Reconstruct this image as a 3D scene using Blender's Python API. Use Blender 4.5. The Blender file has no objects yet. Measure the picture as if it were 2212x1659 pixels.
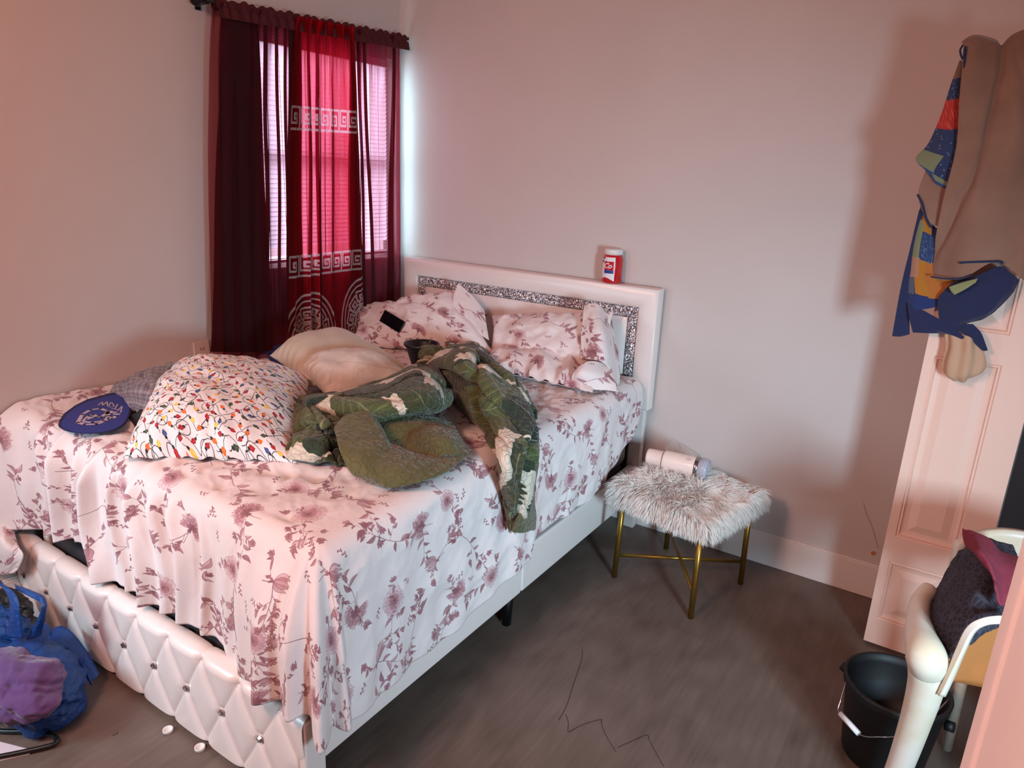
import bpy, bmesh, math, random
import numpy as np
from mathutils import Vector, Matrix

random.seed(7)
rng = np.random.default_rng(7)
S = bpy.context.scene
COL = S.collection

# ------------------------------------------------------------------ camera
FPX, W, H = 1525.17, 2212, 1659
CAM = np.array([2.9263, -3.2554, 1.7586])
YAW, PITCH, ROLL = -0.5685, 0.2886, 0.0441
_f = np.array([math.sin(YAW)*math.cos(PITCH), math.cos(YAW)*math.cos(PITCH), -math.sin(PITCH)])
_r = np.cross(_f, [0, 0, 1]); _r /= np.linalg.norm(_r)
_u = np.cross(_r, _f)
R_ = _r*math.cos(ROLL) + _u*math.sin(ROLL)
U_ = _u*math.cos(ROLL) - _r*math.sin(ROLL)
cam = bpy.data.cameras.new('camera'); camo = bpy.data.objects.new('camera', cam); COL.objects.link(camo)
M = Matrix(((R_[0], U_[0], -_f[0], CAM[0]), (R_[1], U_[1], -_f[1], CAM[1]), (R_[2], U_[2], -_f[2], CAM[2]), (0, 0, 0, 1)))
camo.matrix_world = M
cam.sensor_width = 36; cam.lens = FPX*36/W; cam.clip_start = 0.02
S.camera = camo

def at(u, v, ax, val):
    """world point on the plane ax = val seen at pixel u, v of the 2212 x 1659 frame"""
    d = _f + R_*(u-W/2)/FPX - U_*(v-H/2)/FPX
    i = 'xyz'.index(ax)
    return CAM + d*((val-CAM[i])/d[i])

# ------------------------------------------------------------------ world, lights, exposure
wd = bpy.data.worlds.new('daylight'); S.world = wd; wd.use_nodes = True
bg = wd.node_tree.nodes['Background']; bg.inputs[0].default_value = (0.62, 0.86, 1.0, 1); bg.inputs[1].default_value = 4.0
S.view_settings.view_transform = 'Standard'; S.view_settings.look = 'None'
S.view_settings.exposure = 0.0; S.view_settings.gamma = 1.0
S.view_settings.use_curve_mapping = False

def area(name, loc, target, sx, sy, power, color, spread=180):
    l = bpy.data.lights.new(name, 'AREA'); l.shape = 'RECTANGLE'; l.size = sx; l.size_y = sy
    l.energy = power; l.color = color; l.spread = math.radians(spread)
    o = bpy.data.objects.new(name, l); COL.objects.link(o); o.location = loc
    o.rotation_euler = (Vector(target)-Vector(loc)).to_track_quat('-Z', 'Y').to_euler()
    return o
# daylight outside the curtained window
area('window_daylight', (-1.25, -0.45, 2.15), (0.0, -0.45, 1.75), 1.7, 1.3, 165, (0.50, 0.90, 1.0))
# cool daylight entering low from the right, past the doorway
area('side_daylight', (4.10, -2.75, 1.25), (1.85, -0.72, 0.58), 0.36, 0.50, 20, (0.54, 0.82, 1.0), 82)
# cool daylight from the far left behind the camera
area('rear_daylight', (0.14, -3.75, 1.30), (0.95, -2.15, 0.35), 0.40, 0.6, 8.5, (0.58, 0.84, 1.0), 80)
# warm room light from the ceiling behind the camera
area('ceiling_lamp_light', (1.6, -3.8, 2.5), (1.6, -1.2, 0.7), 0.5, 0.5, 45, (1.0, 0.52, 0.41))

# ------------------------------------------------------------------ node helpers
def srgb(c):
    return tuple(((x/255)/12.92 if x/255 <= .04045 else ((x/255+.055)/1.055)**2.4) for x in c[:3]) + (1,)

class Mat:
    def __init__(s, name, color=(200, 200, 200), rough=0.6, **kw):
        s.m = bpy.data.materials.new(name); s.m.use_nodes = True
        s.t = s.m.node_tree; s.b = s.t.nodes['Principled BSDF']; s.out = s.t.nodes['Material Output']
        s.b.inputs['Base Color'].default_value = srgb(color); s.b.inputs['Roughness'].default_value = rough
        for k, v in kw.items():
            s.b.inputs[k.replace('_', ' ')].default_value = v
        s._co = None
    def n(s, typ, **kw):
        x = s.t.nodes.new(typ)
        for k, v in kw.items():
            if k.startswith('i_'):
                key = k[2:]; key = int(key) if key.isdigit() else key.replace('_', ' ')
                x.inputs[key].default_value = v
            else: setattr(x, k, v)
        return x
    def l(s, a, b): s.t.links.new(a, b)
    def co(s, kind='Object'):
        if s._co is None: s._co = s.n('ShaderNodeTexCoord')
        return s._co.outputs[kind]
    def noise(s, scale, detail=4, rough=.55, coord='Object', stretch=None, distortion=0):
        x = s.n('ShaderNodeTexNoise'); x.inputs['Scale'].default_value = scale; x.inputs['Detail'].default_value = detail
        x.inputs['Roughness'].default_value = rough; x.inputs['Distortion'].default_value = distortion
        if stretch:
            mp = s.n('ShaderNodeMapping'); mp.inputs['Scale'].default_value = stretch; s.l(s.co(coord), mp.inputs[0]); s.l(mp.outputs[0], x.inputs[0])
        else: s.l(s.co(coord), x.inputs[0])
        return x.outputs['Fac']
    def ramp(s, fac, stops):
        x = s.n('ShaderNodeValToRGB'); e = x.color_ramp.elements
        while len(e) < len(stops): e.new(.5)
        for k, (p, c) in enumerate(stops): e[k].position = p; e[k].color = srgb(c)
        s.l(fac, x.inputs[0]); return x.outputs[0]
    def color(s, out): s.l(out, s.b.inputs['Base Color'])
    def bump(s, fac, strength=.3, dist=.01, prev=None):
        x = s.n('ShaderNodeBump'); x.inputs['Strength'].default_value = strength; x.inputs['Distance'].default_value = dist
        s.l(fac, x.inputs['Height'])
        if prev: s.l(prev, x.inputs['Normal'])
        s.l(x.outputs[0], s.b.inputs['Normal']); return x.outputs[0]
    def image(s, img, ext='REPEAT'):
        x = s.n('ShaderNodeTexImage'); x.image = img; x.extension = ext; s.l(s.co('UV'), x.inputs[0]); return x.outputs[0]

# ------------------------------------------------------------------ pattern painter (numpy canvas -> generated image)
class Canvas:
    def __init__(s, w, h, bgc, wrap=False):
        s.w, s.h, s.wrap = w, h, wrap
        s.a = np.empty((h, w, 3), np.float32); s.a[:] = np.array(bgc, np.float32)/255
    def _blend(s, x0, y0, cov, c, alpha):
        h, w = cov.shape; c = np.array(c, np.float32)/255
        if s.wrap:
            ys = (np.arange(y0, y0+h)) % s.h; xs = (np.arange(x0, x0+w)) % s.w
            sub = s.a[np.ix_(ys, xs)]; k = (cov*alpha)[..., None]
            s.a[np.ix_(ys, xs)] = sub*(1-k)+c*k
        else:
            a0, b0 = max(y0, 0), max(x0, 0); a1, b1 = min(y0+h, s.h), min(x0+w, s.w)
            if a1 <= a0 or b1 <= b0: return
            k = (cov[a0-y0:a1-y0, b0-x0:b1-x0]*alpha)[..., None]
            s.a[a0:a1, b0:b1] = s.a[a0:a1, b0:b1]*(1-k)+c*k
    def poly(s, pts, c, alpha=1.0):
        p = np.asarray(pts, float); x0, y0 = np.floor(p.min(0)).astype(int)-1; x1, y1 = np.ceil(p.max(0)).astype(int)+1
        if x1-x0 > 3000 or y1-y0 > 3000: return
        cov = np.zeros((y1-y0, x1-x0), np.float32)
        for oy in (.25, .75):
            for ox in (.25, .75):
                X = (np.arange(x0, x1)+ox)[None, :]; Y = (np.arange(y0, y1)+oy)[:, None]
                ins = np.zeros(cov.shape, bool)
                q = np.roll(p, -1, 0)
                for (ax, ay), (bx, by) in zip(p, q):
                    if ay == by: continue
                    cond = (ay > Y) != (by > Y)
                    ins ^= cond & (X < (bx-ax)*(Y-ay)/(by-ay)+ax)
                cov += ins*.25
        s._blend(x0, y0, cov, c, alpha)
    def line(s, pts, width, c, alpha=1.0, taper=False):
        p = np.asarray(pts, float)
        x0, y0 = np.floor(p.min(0)-width-1).astype(int); x1, y1 = np.ceil(p.max(0)+width+2).astype(int)
        X = (np.arange(x0, x1)+.5)[None, :]; Y = (np.arange(y0, y1)+.5)[:, None]
        cov = np.zeros((y1-y0, x1-x0), np.float32); n = len(p)-1
        for k in range(n):
            ax, ay = p[k]; bx, by = p[k+1]; dx, dy = bx-ax, by-ay; L = dx*dx+dy*dy+1e-9
            wd_ = width*(1-.75*k/n) if taper else width
            m = int(wd_+2)
            i0 = max(int(min(ay, by))-m-y0, 0); i1 = min(int(max(ay, by))+m+2-y0, cov.shape[0])
            j0 = max(int(min(ax, bx))-m-x0, 0); j1 = min(int(max(ax, bx))+m+2-x0, cov.shape[1])
            if i1 <= i0 or j1 <= j0: continue
            xx = X[:, j0:j1]; yy = Y[i0:i1]
            t = np.clip(((xx-ax)*dx+(yy-ay)*dy)/L, 0, 1)
            d = np.hypot(xx-ax-t*dx, yy-ay-t*dy)
            cov[i0:i1, j0:j1] = np.maximum(cov[i0:i1, j0:j1], np.clip(wd_/2+.5-d, 0, 1))
        s._blend(x0, y0, cov, c, alpha)
    def image(s, name):
        img = bpy.data.images.new(name, s.w, s.h)
        px = np.ones((s.h, s.w, 4), np.float32); px[..., :3] = s.a[::-1]
        img.pixels.foreach_set(px.ravel()); img.update(); img.pack()
        return img

def rotp(pts, ang, cx, cy, sc=1.0):
    p = np.asarray(pts, float)*sc; c, s_ = math.cos(ang), math.sin(ang)
    return np.stack([cx+p[:, 0]*c-p[:, 1]*s_, cy+p[:, 0]*s_+p[:, 1]*c], 1)

def leafshape(L, w, n=12, sk=.45):
    t = np.linspace(0, 1, n); h = w*np.sin(np.pi*t**(.7))**1.1
    up = np.stack([t*L, h], 1); dn = np.stack([t[::-1]*L, -h[::-1]], 1)
    return np.concatenate([up, dn[1:-1]])

def floral_image():
    N = 2048; c = Canvas(N, N, (236, 222, 219), wrap=True); r = random.Random(3)
    OUT = (128, 78, 86); MID = (186, 132, 138); LIT = (214, 172, 176); DRK = (146, 92, 100); PALE = (226, 198, 199)
    def leaf(x, y, a, L, w=None, fill=None):
        w = w or L*.17; fill = fill or r.choice([MID, LIT, MID, DRK])
        n = 12; t = np.linspace(0, 1, n); bend = L*.12*(1 if r.random() < .5 else -1)*np.sin(np.pi*t)
        h = w*np.sin(np.pi*t**.75)**1.05
        P = np.concatenate([np.stack([t*L, bend+h], 1), np.stack([t[::-1]*L, bend[::-1]-h[::-1]], 1)[1:-1]])
        c.poly(rotp(P, a, x, y), fill, .75)
        half = rotp(np.concatenate([np.stack([t*L, bend+h], 1), np.stack([t[::-1]*L, bend[::-1]], 1)[1:-1]]), a, x, y); c.poly(half, DRK, .35)
        P = rotp(P, a, x, y); c.line(np.vstack([P, P[:1]]), 2.0, OUT, .75)
        c.line(rotp(np.stack([t*L, bend], 1), a, x, y), 1.8, OUT, .7)
    def petal(x, y, a, L, w, fill, al, jag=0):
        t = np.linspace(-1, 1, 13); rr = L*(.93+.07*np.cos(t*9)+jag*np.array([r.uniform(-.09, .09) for _ in t]))
        P = np.stack([rr*np.cos(t*w), rr*np.sin(t*w)], 1); P = np.vstack([[L*.08, 0], P])
        P = rotp(P, a, x, y); c.poly(P, fill, al); c.line(np.vstack([P, P[:1]]), 1.8, OUT, .6)
        for q in (-.55, -.25, 0, .25, .55):
            k = .45+.4*r.random(); c.line(rotp([[L*.12, 0], [L*k*math.cos(q*w), L*k*math.sin(q*w)]], a, x, y), 2.2, DRK, .5, True)
    def bloom(x, y, R, kind):
        a0 = r.random()*6.28; sx = .62+.3*r.random()
        if kind == 0:   # carnation seen from the side: a fan of fringed petals over a calyx
            for ring, k, f in ((1.0, 9, LIT), (.82, 8, MID), (.6, 7, LIT), (.42, 5, DRK)):
                for i in range(k):
                    a = a0+(i/(k-1)-.5)*3.9*(1 if ring > .5 else .8)+r.uniform(-.1, .1)
                    petal(x, y, a, R*ring*(.9+.2*r.random()), .22+.08*r.random(), f, .8, 1)
            for q in (-.35, 0, .35): leaf(x, y, a0+math.pi+q, R*.42, R*.09, DRK)
            c.line(rotp([[0, 0], [-R*.6, R*.05], [-R*1.3, R*.25]], a0, x, y), 4.5, OUT, .8, True)
        elif kind == 1:  # open peony
            for ring, k, f in ((1.0, 6, PALE), (.74, 5, LIT), (.46, 5, MID)):
                o = r.random()*6.28
                for i in range(k):
                    petal(x+R*.08*math.cos(a0), y+R*.08*math.sin(a0), o+i*6.283/k, R*ring*(.85+.25*r.random()), .55, f, .9, .4)
            for i in range(16):
                a = r.random()*6.28; c.line(rotp([[0, 0], [R*(.14+.12*r.random()), 0]], a, x, y), 2.4, OUT, .9)
        else:  # tulip / bell
            for q in (-.55, .55, -.25, .25, 0):
                leaf(x, y, a0+q*.8, R*(1.3-.3*abs(q)), R*.24, r.choice([PALE, LIT, MID]))
            leaf(x, y, a0+2.8, R*.4); leaf(x, y, a0-2.8, R*.4); c.line(rotp([[0, 0], [-R, R*.2]], a0, x, y), 4, OUT, .8, True)
    def stem(x, y, a, L, depth=0, w=4.2):
        n = 16; pts = [(x, y)]; da = (r.random()-.5)*.15; ang = a
        for i in range(n):
            ang += da+(r.random()-.5)*.1; x += math.cos(ang)*L/n; y += math.sin(ang)*L/n; pts.append((x, y))
        c.line(pts, w, OUT, .8, True)
        for i in range(4, n+1, 2 if depth == 0 else 3):
            px, py = pts[i]; sd = 1 if (i//2) % 2 else -1
            t = r.random()
            if depth == 0 and t < .34: stem(px, py, ang+sd*(.6+.4*r.random()), L*.36, 1, 2.4)
            elif t < .9: leaf(px, py, a+sd*(.6+.4*r.random()), (52+34*r.random())*(1 if depth == 0 else .55))
        if depth and r.random() < .5:
            for k in range(5): leaf(x, y, k*1.256+a, 22, 10, MID)
        elif depth:
            for k in (-.6, 0, .6): leaf(x, y, ang+k, 30, 9)
        return x, y, ang
    step = N/6
    for i in range(6):
        for j in range(6):
            x = (i+.5+.35*(r.random()-.5))*step; y = (j+.5+.35*(r.random()-.5)+(.5 if i % 2 else 0))*step
            a = r.random()*6.28; k = (i+3*j+i//4) % 4
            if k == 3:
                ex, ey, ea = stem(x, y, a, 300); stem(x, y, a+2.9, 150)
            else:
                ex, ey, ea = stem(x, y, a, 210+60*r.random()); bloom(x, y, 66+26*r.random(), k)
                stem(x, y, a+2.4, 130, 1, 3)
            if r.random() < .45: bloom(ex, ey, 34+14*r.random(), 2)
    for k in range(60):
        x, y = r.random()*N, r.random()*N; a = r.random()*6.28
        c.line([(x, y), (x+60*math.cos(a), y+60*math.sin(a))], 1.8, OUT, .6)
        for q in range(5): leaf(x+q*13*math.cos(a), y+q*13*math.sin(a), a+(.9 if q % 2 else -.9), 18, 4, MID)
    return c.image('floral_print')

def bulb_image():
    N = 1536; c = Canvas(N, N, (240, 232, 230), wrap=True); r = random.Random(5)
    cols = [(168, 22, 36), (52, 76, 128), (226, 104, 34), (240, 196, 80), (54, 72, 48), (168, 22, 36)]
    g = 11; st = N/g
    for row in range(g):
        pts = []
        y0 = (row+.5)*st
        for k in range(0, 73):
            t = k/72*g
            pts.append((t*st+22*math.sin(t*4.1+row), y0+math.sin(t*2*math.pi/1.5+row*2.1)*st*.42+14*math.sin(t*5.3+row)))
        off = pts[-1][1]-pts[0][1]
        pts = [(p[0]-pts[0][0], p[1]-off*i/72) for i, p in enumerate(pts)]
        c.line(pts, 5, (28, 26, 34))
    for row in range(g*2):
        for i in range(g):
            x = (i+.5+(.5 if row % 2 else 0)+.3*(r.random()-.5))*st; y = (row+.5)*st/2+10*(r.random()-.5)
            a = r.random()*6.28; col = cols[(i*2+row*5+int(r.random()*2)) % 6]
            if (row*3+i) % 7 == 0:
                th = np.linspace(0, 5.6, 22); c.line(np.stack([x+54*np.cos(th+a), y+54*np.sin(th+a)], 1), 5, (28, 26, 34))
            P = rotp(leafshape(52, 20, 12), a, x, y); c.poly(P, col)
            c.poly(rotp(leafshape(34, 6, 8), a, x+6*math.cos(a)+3, y+6*math.sin(a)), tuple(min(255, q+50) for q in col), .5)
            c.poly(rotp([[-16, -9], [2, -12], [2, 12], [-16, 9]], a, x, y), (26, 26, 30))
            c.line(rotp([[-14, 0], [-34, 8], [-48, 4]], a, x, y), 4, (28, 26, 34))
    return c.image('light_string_print')

def leafprint_image():
    N = 1280; c = Canvas(N, N, (214, 200, 180), wrap=True); r = random.Random(11)
    G = [(44, 58, 38), (38, 52, 32), (58, 66, 34), (76, 84, 44), (34, 46, 32), (66, 60, 32)]
    for k in range(38):
        x, y, a = r.random()*N, r.random()*N, r.random()*6.28; L = 330+160*r.random(); w = L*.27; col = r.choice(G)
        t = np.linspace(0, 1, 40); h = w*np.sin(np.pi*t**.6)**.85*(1+.10*np.cos(t*60))
        P = np.concatenate([np.stack([t*L, h], 1), np.stack([t[::-1]*L, -h[::-1]], 1)])
        c.poly(rotp(P, a, x, y), col)
        lt = tuple(min(255, int(q*1.55+14)) for q in col); dk = tuple(int(q*.65) for q in col)
        for q in range(14):
            tt = .08+.062*q; b = w*math.sin(math.pi*tt**.6)**.85*.85
            for sg in (-1, 1):
                c.line(rotp([[tt*L, 0], [tt*L+b*.5, sg*b*.6], [tt*L+b*.7, sg*b]], a, x, y), 6, lt if q % 2 else dk, .45)
        if r.random() < .8: c.line(rotp([[0, 0], [L*.95, 0]], a, x, y), 8 if r.random() < .5 else 4, (150, 150, 110), .6, True)
    return c.image('leaf_print')

def key_cell(c, x, y, w, h, th, col, ang=0, flip=False):
    P = np.array([[0, .95], [1, .95], [1, .05], [.04, .05], [.04, .70], [.74, .70], [.74, .32], [.32, .32], [.32, .53], [.52, .53]])
    if flip: P[:, 0] = 1-P[:, 0]
    p = rotp(P*[w, h], ang, x, y); c.line(p, th, col)

def curtain_image():
    # panel 0.62 m wide, 1.9 m tall
    Wd, Hd = 900, 2000; c = Canvas(Wd, Hd, (138, 6, 24)); Wt = (245, 238, 235)
    for yy in (481, 1346):
        n = 7; cw = Wd/n
        for i in range(n): key_cell(c, i*cw+8, yy, cw-16, 136, 15, Wt)
    for cx, cy in ((250, 1890), (925, 1835)):
        for Rr in (300, 262): 
            th = np.linspace(0, 6.283, 90); c.line(np.stack([cx+Rr*np.cos(th), cy+Rr*np.sin(th)], 1), 16 if Rr == 300 else 12, Wt)
        for k in range(12):
            a = k*6.283/12; key_cell(c, cx+240*math.cos(a), cy+240*math.sin(a), 100, 100, 14, Wt, a+1.9)
            key_cell(c, cx+125*math.cos(a+.2), cy+125*math.sin(a+.2), 50, 60, 9, Wt, a+1.9)
        for Rr in (122, 60):
            th = np.linspace(0, 6.283, 60); c.line(np.stack([cx+Rr*np.cos(th), cy+Rr*np.sin(th)], 1), 10, Wt)
    return c.image('key_band_print')

def pennant_image():
    c = Canvas(200, 500, (120, 96, 80)); NV, SG, RD, BL = (44, 56, 92), (122, 128, 96), (176, 48, 40), (44, 72, 124)
    for y0, y1, col in ((60, 130, NV), (130, 225, RD), (225, 320, NV), (320, 410, SG), (410, 500, BL)):
        c.poly([(-5, y0+12), (205, y0-8), (205, y1), (-5, y1+16)], col)
    c.poly([(110, 290), (205, 280), (205, 420), (120, 425)], NV); c.poly([(110, 420), (205, 415), (205, 465), (115, 470)], SG)
    r = random.Random(4)
    for k in range(90):
        x, y = 200*r.random(), 60+360*r.random()
        if c.a[min(int(y), 499), min(int(x), 199), 0] < .25: c.poly([(x, y), (x+6, y), (x+6, y+6), (x, y+6)], (120, 132, 150))
    for k in range(30):
        x, y = 200*r.random(), 135+85*r.random(); c.line([(x, y), (x+20, y+14)], 6, (220, 100, 80), .6)
    return c.image('pennant_print')

def lining_image():
    c = Canvas(400, 600, (40, 48, 86)); r = random.Random(6)
    MU, SG, NV, OR, TN, GB = (176, 112, 34), (122, 128, 96), (44, 62, 104), (178, 104, 44), (170, 124, 100), (84, 92, 112)
    c.poly([(60, 0), (200, 0), (240, 110), (80, 120)], MU); c.poly([(0, 60), (110, 60), (120, 300), (0, 300)], SG); c.poly([(110, 110), (400, 60), (400, 300), (130, 310)], NV)
    c.poly([(0, 290), (130, 280), (130, 400), (0, 420)], TN); c.poly([(120, 290), (220, 290), (210, 420), (130, 420)], MU)
    c.poly([(190, 300), (400, 270), (400, 560), (240, 540), (180, 420)], OR); c.poly([(90, 400), (190, 400), (260, 520), (110, 500)], MU); c.poly([(0, 420), (90, 410), (100, 520), (0, 530)], GB)
    for k in range(120):
        x, y = 130+270*r.random(), 90+210*r.random(); c.poly([(x, y), (x+6, y), (x+6, y+8), (x, y+8)], (128, 142, 160), .8)
    c.poly([(0, 520), (120, 505), (400, 560), (400, 600), (0, 600)], (36, 50, 100))
    return c.image('lining_print')

def plaid_image():
    N = 512; c = Canvas(N, N, (128, 116, 122), wrap=True)
    for k in range(4):
        p = k*128+40
        for d, w_, col in ((0, 26, (96, 84, 92)), (40, 5, (60, 22, 34)), (60, 4, (205, 195, 190)), (72, 4, (205, 195, 190))):
            c.line([(p+d, 0), (p+d, N)], w_, col, .7); c.line([(0, p+d), (N, p+d)], w_, col, .7)
    return c.image('plaid_print')

IMG = dict(floral=floral_image(), bulb=bulb_image(), leaf=leafprint_image(), key=curtain_image(), pennant=pennant_image(), lining=lining_image(), plaid=plaid_image())

# ------------------------------------------------------------------ materials
MT = {}
def mk(name, *a, **k): MT[name] = Mat(name, *a, **k); return MT[name]

m = mk('wall_paint', (226, 214, 208), .75); m.color(m.ramp(m.noise(1.3, 3), [(.3, (206, 194, 189)), (.7, (212, 200, 195))])); m.bump(m.noise(160, 3), .12, .002)
m = mk('ceiling_paint', (216, 208, 204), .8); m.bump(m.noise(120, 3), .15, .002)
m = mk('trim_paint', (236, 224, 218), .42); m.bump(m.noise(40, 2), .05, .002)
m = mk('jamb_paint', (250, 242, 244), .5); m.bump(m.noise(60, 3), .1, .003)
m = mk('door_paint', (246, 206, 188), .45); m.bump(m.noise(90, 3, stretch=(1, 1, .08)), .12, .002)
# floor: long grey-brown vinyl planks running towards the headboard wall
m = mk('vinyl_plank', (120, 100, 90), .42)
br = m.n('ShaderNodeTexBrick', offset=.37); mp = m.n('ShaderNodeMapping'); mp.inputs['Rotation'].default_value = (0, 0, math.radians(90))
m.l(m.co(), mp.inputs[0]); m.l(mp.outputs[0], br.inputs[0])
br.inputs['Scale'].default_value = 1.0; br.inputs['Brick Width'].default_value = 1.22; br.inputs['Row Height'].default_value = .18
br.inputs['Mortar Size'].default_value = .0008; br.inputs['Color1'].default_value = (0, 0, 0, 1); br.inputs['Color2'].default_value = (1, 1, 1, 1); br.inputs['Mortar'].default_value = (.35, .35, .35, 1)
g1 = m.noise(2.2, 9, .66, stretch=(9, 1.0, 1), distortion=.5); g2 = m.noise(2.2, 3, .5, stretch=(2.2, 1.0, 1), distortion=1.4)
wv = m.n('ShaderNodeTexWave', wave_type='RINGS'); wv.inputs['Scale'].default_value = 2.4; wv.inputs['Distortion'].default_value = 9; wv.inputs['Detail'].default_value = 3; wv.inputs['Detail Scale'].default_value = 1.2
mp2 = m.n('ShaderNodeMapping'); mp2.inputs['Scale'].default_value = (2.2, .5, 1); m.l(m.co(), mp2.inputs[0]); m.l(mp2.outputs[0], wv.inputs[0])
mx = m.n('ShaderNodeMix', data_type='FLOAT'); mx.inputs[0].default_value = .45; m.l(g1, mx.inputs[2]); m.l(g2, mx.inputs[3])
mw = m.n('ShaderNodeMix', data_type='FLOAT'); mw.inputs[0].default_value = .12; m.l(mx.outputs[0], mw.inputs[2]); m.l(wv.outputs['Fac'], mw.inputs[3])
g3 = m.noise(7, 6, .7, stretch=(9, .55, 1)); mg = m.n('ShaderNodeMix', data_type='FLOAT'); mg.inputs[0].default_value = .3; m.l(mw.outputs[0], mg.inputs[2]); m.l(g3, mg.inputs[3])
mb = m.n('ShaderNodeMix', data_type='FLOAT'); mb.inputs[0].default_value = .08; m.l(mg.outputs[0], mb.inputs[2]); m.l(br.outputs['Color'], mb.inputs[3])
m.color(m.ramp(mb.outputs[0], [(.30, (82, 66, 58)), (.45, (103, 87, 78)), (.56, (112, 96, 87)), (.72, (128, 112, 103))]))
rr = m.n('ShaderNodeMapRange'); rr.inputs['To Min'].default_value = .34; rr.inputs['To Max'].default_value = .55; m.l(g1, rr.inputs[0]); m.l(rr.outputs[0], m.b.inputs['Roughness'])
m.bump(mb.outputs[0], .12, .003)

def cloth(name, img, rough=.85, wr=.25, scale=(1, 1, 1), sheen=.2):
    m = mk(name, (255, 255, 255), rough); m.b.inputs['Sheen Weight'].default_value = sheen
    x = m.n('ShaderNodeTexImage'); x.image = img; mp = m.n('ShaderNodeMapping'); mp.inputs['Scale'].default_value = scale
    m.l(m.co('UV'), mp.inputs[0]); m.l(mp.outputs[0], x.inputs[0]); m.color(x.outputs[0])
    m.bump(m.noise(14, 5, .6), wr, .012); return m
cloth('floral_cloth', IMG['floral'], .8, .3, (.92, .92, 1))
cloth('bulb_cloth', IMG['bulb'], .8, .3)
cloth('plaid_cloth', IMG['plaid'], .85, .4, (2.2, 2.2, 1))
cloth('pennant_cloth', IMG['pennant'], .95, .3); cloth('lining_cloth', IMG['lining'], .95, .3)
m = cloth('leaf_cloth', IMG['leaf'], .85, .3)
def quilting(m):
    n1 = m.n('ShaderNodeTexVoronoi', feature='DISTANCE_TO_EDGE'); n1.inputs['Scale'].default_value = 34
    nz = m.n('ShaderNodeTexNoise'); nz.inputs['Scale'].default_value = 18; m.l(m.co(), nz.inputs[0])
    ad = m.n('ShaderNodeVectorMath', operation='MULTIPLY_ADD'); ad.inputs[1].default_value = (.07, .07, .07); m.l(nz.outputs['Color'], ad.inputs[0]); m.l(m.co(), ad.inputs[2])
    m.l(ad.outputs[0], n1.inputs[0])
    r_ = m.n('ShaderNodeMapRange'); r_.inputs['From Max'].default_value = .16; m.l(n1.outputs['Distance'], r_.inputs[0])
    m.bump(r_.outputs[0], .55, .008)
quilting(m)
m = mk('olive_quilted', (92, 84, 42), .8, Sheen_Weight=.25); m.color(m.ramp(m.noise(6, 3), [(.3, (80, 74, 36)), (.7, (100, 92, 48))])); quilting(m)
m = mk('beige_satin', (196, 178, 158), .55, Sheen_Weight=.3); m.bump(m.noise(9, 4), .2, .01)
m = mk('rose_satin', (206, 190, 178), .5, Sheen_Weight=.4); m.bump(m.noise(7, 5, stretch=(3, 1, 1)), .55, .02)
m = mk('dark_mattress', (48, 42, 44), .9); m.bump(m.noise(1, 2, stretch=(1, 1, 160)), .4, .003)
m = mk('mattress_side', (86, 66, 60), .85); m.bump(m.noise(60, 2), .3, .003)
m = mk('white_leatherette', (240, 226, 220), .33, Coat_Weight=.25, Coat_Roughness=.3); m.bump(m.noise(240, 2), .06, .001)
m = mk('black_metal', (18, 18, 20), .45, Metallic=.4)
m = mk('black_plastic', (22, 22, 26), .38)
m = mk('black_rubber', (14, 13, 15), .55)
m = mk('crystal', (225, 220, 225), .05, Metallic=.95)
m = mk('glitter', (215, 208, 210), .3, Metallic=.45)
vo = m.n('ShaderNodeTexVoronoi'); vo.inputs['Scale'].default_value = 230; m.l(m.co(), vo.inputs[0])
sp = m.n('ShaderNodeSeparateColor'); m.l(vo.outputs['Color'], sp.inputs[0]); m.color(m.ramp(sp.outputs[0], [(.25, (120, 106, 112)), (.6, (196, 184, 188)), (.8, (255, 250, 250))]))
nm = m.n('ShaderNodeVectorMath', operation='SUBTRACT'); nm.inputs[1].default_value = (.5, .5, .5); m.l(vo.outputs['Color'], nm.inputs[0])
ge = m.n('ShaderNodeNewGeometry'); n2 = m.n('ShaderNodeVectorMath', operation='MULTIPLY_ADD'); n2.inputs[1].default_value = (1.3, 1.3, 1.3)
m.l(nm.outputs[0], n2.inputs[0]); m.l(ge.outputs['Normal'], n2.inputs[2]); n3 = m.n('ShaderNodeVectorMath', operation='NORMALIZE'); m.l(n2.outputs[0], n3.inputs[0]); m.l(n3.outputs[0], m.b.inputs['Normal'])
m = mk('brass', (150, 116, 52), .35, Metallic=.85)
m = mk('fur', (238, 228, 220), .6, Sheen_Weight=.3)
m = mk('fur_base', (224, 212, 204), .9)
m = mk('cup_enamel', (246, 222, 210), .38, Coat_Weight=.2)
m = mk('steel', (170, 165, 165), .22, Metallic=1.0)
m = mk('lid_plastic', (214, 214, 226), .2, Transmission_Weight=.35, IOR=1.4)
m = mk('clear_plastic', (250, 250, 250), .08, Transmission_Weight=.9, IOR=1.15, Alpha=.35)
m = mk('red_plastic', (196, 22, 30), .25, Coat_Weight=.4)
m = mk('white_plastic', (232, 226, 224), .4)
m = mk('chair_plastic', (222, 208, 190), .38, Subsurface_Weight=.1)
m.color(m.ramp(m.noise(5, 4), [(.35, (214, 196, 168)), (.6, (226, 214, 200))]))
m = mk('tan_plastic', (200, 124, 70), .45)
m = mk('blue_fan', (44, 58, 140), .6); m = mk('navy', (32, 34, 84), .7)
m = mk('fan_print', (196, 182, 196), .6)
m = mk('tan_fleece', (140, 104, 86), .95, Sheen_Weight=.3); m.color(m.ramp(m.noise(5, 4), [(.3, (128, 94, 76)), (.7, (148, 112, 94))])); m.bump(m.noise(170, 3), .3, .003)
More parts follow.
